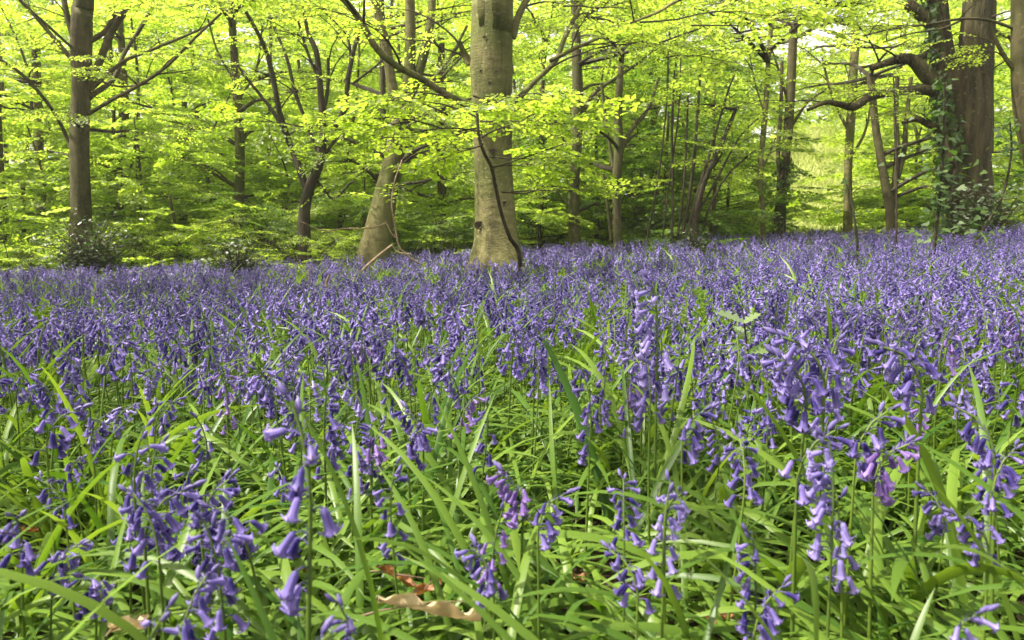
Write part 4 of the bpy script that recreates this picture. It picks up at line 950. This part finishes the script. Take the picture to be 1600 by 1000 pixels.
thin_sapling('leafy dark stem rising from bluebells just left of the oak', 6.4, [(1457, 440), (1460, 380), (1468, 310), (1474, 230), (1476, 130)], 3.4, 150, 962, size=.07, spread=.11, twigs=8)
thin_sapling('arching ivy-clad stem crossing before the right side of the oak', 7.4, [(1512, 400), (1545, 345), (1568, 300), (1580, 240), (1578, 190)], 3, 110, 963, size=.07, spread=.14, twigs=8)

# ivy on the oak and on the two-stemmed tree
def ivy_on(label, line, rads, nl, seed, size=.075, a0=-3.4, a1=-1.2):
    r = np.random.default_rng(seed); L = spline(line, 40); root = empty('ivy', tuple(L[0])); tag(root, label, 'ivy'); o = L[0]
    rr = np.interp(np.linspace(0, 1, 40), np.linspace(0, 1, len(rads)), rads)
    st = MB()
    for k in range(5):
        a = r.uniform(a0, a1); aa = a + np.cumsum(r.normal(0, .06, 40)); q = L - o + np.stack([np.cos(aa), np.sin(aa), np.zeros(40)], -1) * (rr * 1.02)[:, None]
        v_, f_ = tubes(q[None], np.linspace(.014, .005, 40)[None], 5); st.add(v_, f_)
    st.build('stem', [M_twig], root)
    t = r.random(nl) ** .9 * 39; i = t.astype(int); clump = .5 + .5 * np.sin(t * .9) * np.sin(t * .37 + 2)
    a = r.uniform(a0, a1, nl) * 1.0; k_ = r.random(nl) < (.35 + .65 * clump); i, a, t = i[k_], a[k_], t[k_]; n_ = len(a)
    out = np.stack([np.cos(a), np.sin(a), np.zeros(n_)], -1)
    p = L[i] - o + out * (rr[i] * 1.05 + np.abs(r.normal(.03, .05, n_)))[:, None] + r.normal(0, .04, (n_, 3))
    d = out * .4 + np.stack([r.normal(0, .3, n_), r.normal(0, .3, n_), -np.ones(n_)], -1)
    lf = MB(); ivy_leaf(lf, p, d, out + r.normal(0, .3, (n_, 3)), size * r.uniform(.5, 1.2, n_), 0, r.uniform(0, 1, n_)); lf.build('foliage', [M_ivy], root, smooth=False)
ivy_on('dark ivy climbing the left flank of the oak', [P(1500, 400, 11), P(1508, 300, 11), P(1505, 215, 11), P(1484, 150, 11), P(1470, 50, 11), P(1462, -30, 11)], [.34, .29, .28, .17, .14, .12], 1100, 970, a0=-4.2, a1=-2.1)
ivy_on('ragged ivy sleeve around the dark tree by the glade', [P(1216, 365, 15.5), P(1219, 310, 15.5), P(1227, 250, 15.5)], [.12, .11, .10], 320, 971, a0=-PI, a1=PI)

# ------------------------------------------------------------------ fallen wood and dry leaves
def stick(name, label, Y, lines, seed):
    r = np.random.default_rng(seed); q0 = P(lines[0][0][0], lines[0][0][1], Y + (lines[0][0][3] if len(lines[0][0]) > 3 else 0)); root = empty(name, tuple(q0)); tag(root, label, 'fallen branch')
    for j, l in enumerate(lines):
        q = np.array([P(a[0], a[1], Y + (a[3] if len(a) > 3 else 0)) for a in l]) - q0; mb = MB()
        trunk_block(mb, q, [PR(a[2] * .62, Y) for a in l], r, 9, 24, .08); mb.build('limb' if j == 0 else 'twig', [M_wood], root)
stick('fallen_branch', 'forked dead branch lying propped over bluebells left of the stout beech', 8.2,
      [[(540, 452, 2.6, -.9), (560, 428, 3, -.6), (586, 404, 3.2, -.2), (612, 383, 2.6)], [(612, 383, 2.2), (622, 394, 2), (642, 397, 1.2)]], 980)
stick('hanging_branch', 'pale crooked dead twig drooping from the leaning beech to the bluebells', 9.0,
      [[(628, 250, 1.4, .6), (616, 285, 1.8, .3), (612, 318, 2.0), (618, 355, 2.2), (624, 385, 2.2), (640, 402, 1.8), (662, 415, 1.5)], [(604, 348, 1.6), (580, 356, 1.4), (540, 357, 1.5), (505, 360, 1.4), (470, 346, 1.0)], [(604, 348, 1.5), (612, 365, 1.5), (619, 372, 1.5)]], 981)
stick('dead_twig', 'small pale broken stump of wood upright in bluebells below the forked tree', 6.5, [[(512, 455, 3.6), (510, 442, 3.2), (514, 430, 2.4)], [(488, 452, 1.2), (482, 430, 1.2), (487, 415, 1)]], 982)

def dry_leaf(label, loc, L, W, rz, tilt, seed, lobes=5, mat=None):
    r = np.random.default_rng(seed); n = 34; m = 6; t = np.linspace(0, 1, n)
    half = W * np.sin(PI * np.clip(t, .02, .98)) ** .7 * (1 + .22 * np.sin(t * lobes * 2 * PI)) * np.interp(t, [0, .6, 1], [.5, 1, .7])
    V = []
    for j in range(-m, m + 1):
        f = j / m; x_ = (t - .5) * L; y_ = half * f
        z_ = .14 * W * np.abs(f) ** 1.5 * 2 + .13 * W * np.sin(t * 17 + f * 3 + r.uniform(0, 1)) * (.2 + abs(f)) + .06 * W * np.sin(t * 31 + f * 9) + .08 * L * np.cos(t * 3.3)
        V.append(np.stack([x_, y_, z_], -1))
    V = np.stack(V, 1).reshape(-1, 3); idx = np.arange(n * (2 * m + 1)).reshape(n, -1); A = idx[:-1, :-1]
    F = np.stack([A, A + 1, A + 2 * m + 2, A + 2 * m + 1], -1).reshape(-1, 4); mb = MB(); mb.add(V, F, 0, np.clip(.6 + .3 * np.sin(V[:, 0] * 90) * np.sin(V[:, 1] * 110), 0, 1))
    root = empty('dry_leaf', loc, rz); root.rotation_euler = (tilt[0], tilt[1], rz); tag(root, label, 'dead leaf'); mb.build('blade', [mat or M_dry], root)
    mr = MB(); v_, f_ = tubes(np.array([[[-.66 * L, 0, -.004], [-.5 * L, 0, .001], [0, 0, .083 * L], [.45 * L, 0, .01]]]), np.array([[.0012, .0012, .001, .0004]]), 5); mr.add(v_, f_); mr.build('midrib', [M_wood], root)
M_rust = leaf_mat('rusty_leaf', (.16, .06, .02), (.30, .13, .045), (.3, .1, .02), (.4, .2, .05), trans=.3, gloss=.04, vary=.2)
def on(px, py, lift): # where the sight line of that pixel meets the leaf mat
    d = P(px, py, 1.0) - [0, 0, H]; t = (H - lift) / -d[2]
    return (d[0] * t, d[1] * t, gz(d[0] * t, d[1] * t) * 0 + lift)
dry_leaf('large pale wavy dry oak leaf at the bottom centre', on(672, 955, .17), .12, .032, .25, (-.5, .1), 990)
dry_leaf('curled brown dry leaf just above the pale oak leaf', on(625, 905, .15), .07, .02, -.1, (-.3, .25), 991, mat=M_rust)
dry_leaf('second dark rusty leaf tucked right of the curled brown leaf', on(668, 922, .14), .05, .016, .9, (-.3, -.2), 992, mat=M_rust)
dry_leaf('orange dry leaf caught in bluebells on the left', on(415, 592, .14), .05, .02, 1.2, (.2, .9), 993, mat=M_rust)
dry_leaf('tan dry leaf in the bottom left corner under the violet cluster', on(200, 980, .18), .06, .02, 1.4, (-.4, .3), 994)
dry_leaf('small tan leaf lying on the soil right of the pale lilac pair', on(1205, 745, .05), .06, .02, .2, (-.2, .2), 995)

# ------------------------------------------------------------------ unseen trees added left of the view so their high crowns shade the flowers
def shade_tree(label, x, y, h, seed, nb=16, rad=4.0, z0=5.5):
    r = np.random.default_rng(seed); root = empty('unseen_shade_beech', (x, y, gz(x, y))); tag(root, label, 'tree')
    mb = MB(); L = trunk_block(mb, [[0, 0, -.2], [.1, 0, h * .4], [0, .2, h]], [.26, .2, .05], r, 18, 30, .03, .3); mb.build('trunk', [M_beech], root)
    cr = MB()
    for k in range(nb):
        z = r.uniform(z0, h); i = int(np.argmin(abs(L[:, 2] - z)))
        branch_system(cr, L[i], k * 2.4 + r.normal(0, .3), rad * r.uniform(.6, 1.1), .05, r, rise=.3, spray=.85, fine=False, keep=.8, dens=.6, leafk=1.4)
    cr.build('crown', [M_lime, M_twig], root, smooth=False)
shade_tree('unseen tall beech added for shade beyond the left edge of the bluebells', -11.5, 8.0, 13, 1001)
shade_tree('unseen tall beech added for shade left of the camera among bluebells', -10.5, 2.0, 12, 1002, nb=12)

# ------------------------------------------------------------------ a little sunlit woodland air
hm = MB(); X0, X1, Y0, Y1, Z0, Z1 = -175, 175, -70, 275, -4, 34
hm.add([[X0, Y0, Z0], [X1, Y0, Z0], [X1, Y1, Z0], [X0, Y1, Z0], [X0, Y0, Z1], [X1, Y0, Z1], [X1, Y1, Z1], [X0, Y1, Z1]], [[0, 3, 2, 1], [4, 5, 6, 7], [0, 1, 5, 4], [1, 2, 6, 5], [2, 3, 7, 6], [3, 0, 4, 7]])
M_haze, t_, N_, L_ = newmat('haze_air'); pv = N_('VolumePrincipled'); pv.inputs['Color'].default_value = (1, 1, .82, 1); pv.inputs['Density'].default_value = .0014; pv.inputs['Anisotropy'].default_value = .3
oo = N_('OutputMaterial'); L_(pv.outputs[0], oo.inputs['Volume'])
tag(hm.build('haze', [M_haze], smooth=False), kind='stuff')

shade_tree('unseen tall beech added for shade on the left level with the holly clump', -9.0, 5.4, 12, 1003, nb=16, rad=4.4)  # further unseen tree, added to dapple the back of the carpet

for k, (px, py, lf, L_n, rz, txt) in enumerate([(455, 890, .07, .05, .7, 'small rusty dry leaf under straps between the left cluster and the pale oak leaf'), (905, 905, .06, .055, 2.0, 'brown dry leaf deep under straps below the round dark headed bluebell'),
      (1000, 640, .08, .05, .4, 'russet dry leaf among stems near the picture centre'), (40, 830, .08, .05, 1.1, 'brown dry leaf under straps at the left edge'), (1120, 965, .09, .05, 2.6, 'brown dry leaf below the drooping bluebell chain at the bottom edge')]):
    dry_leaf(txt, on(px, py, lf), L_n, .016, rz, (-.3, .15), 1100 + k, mat=M_rust)
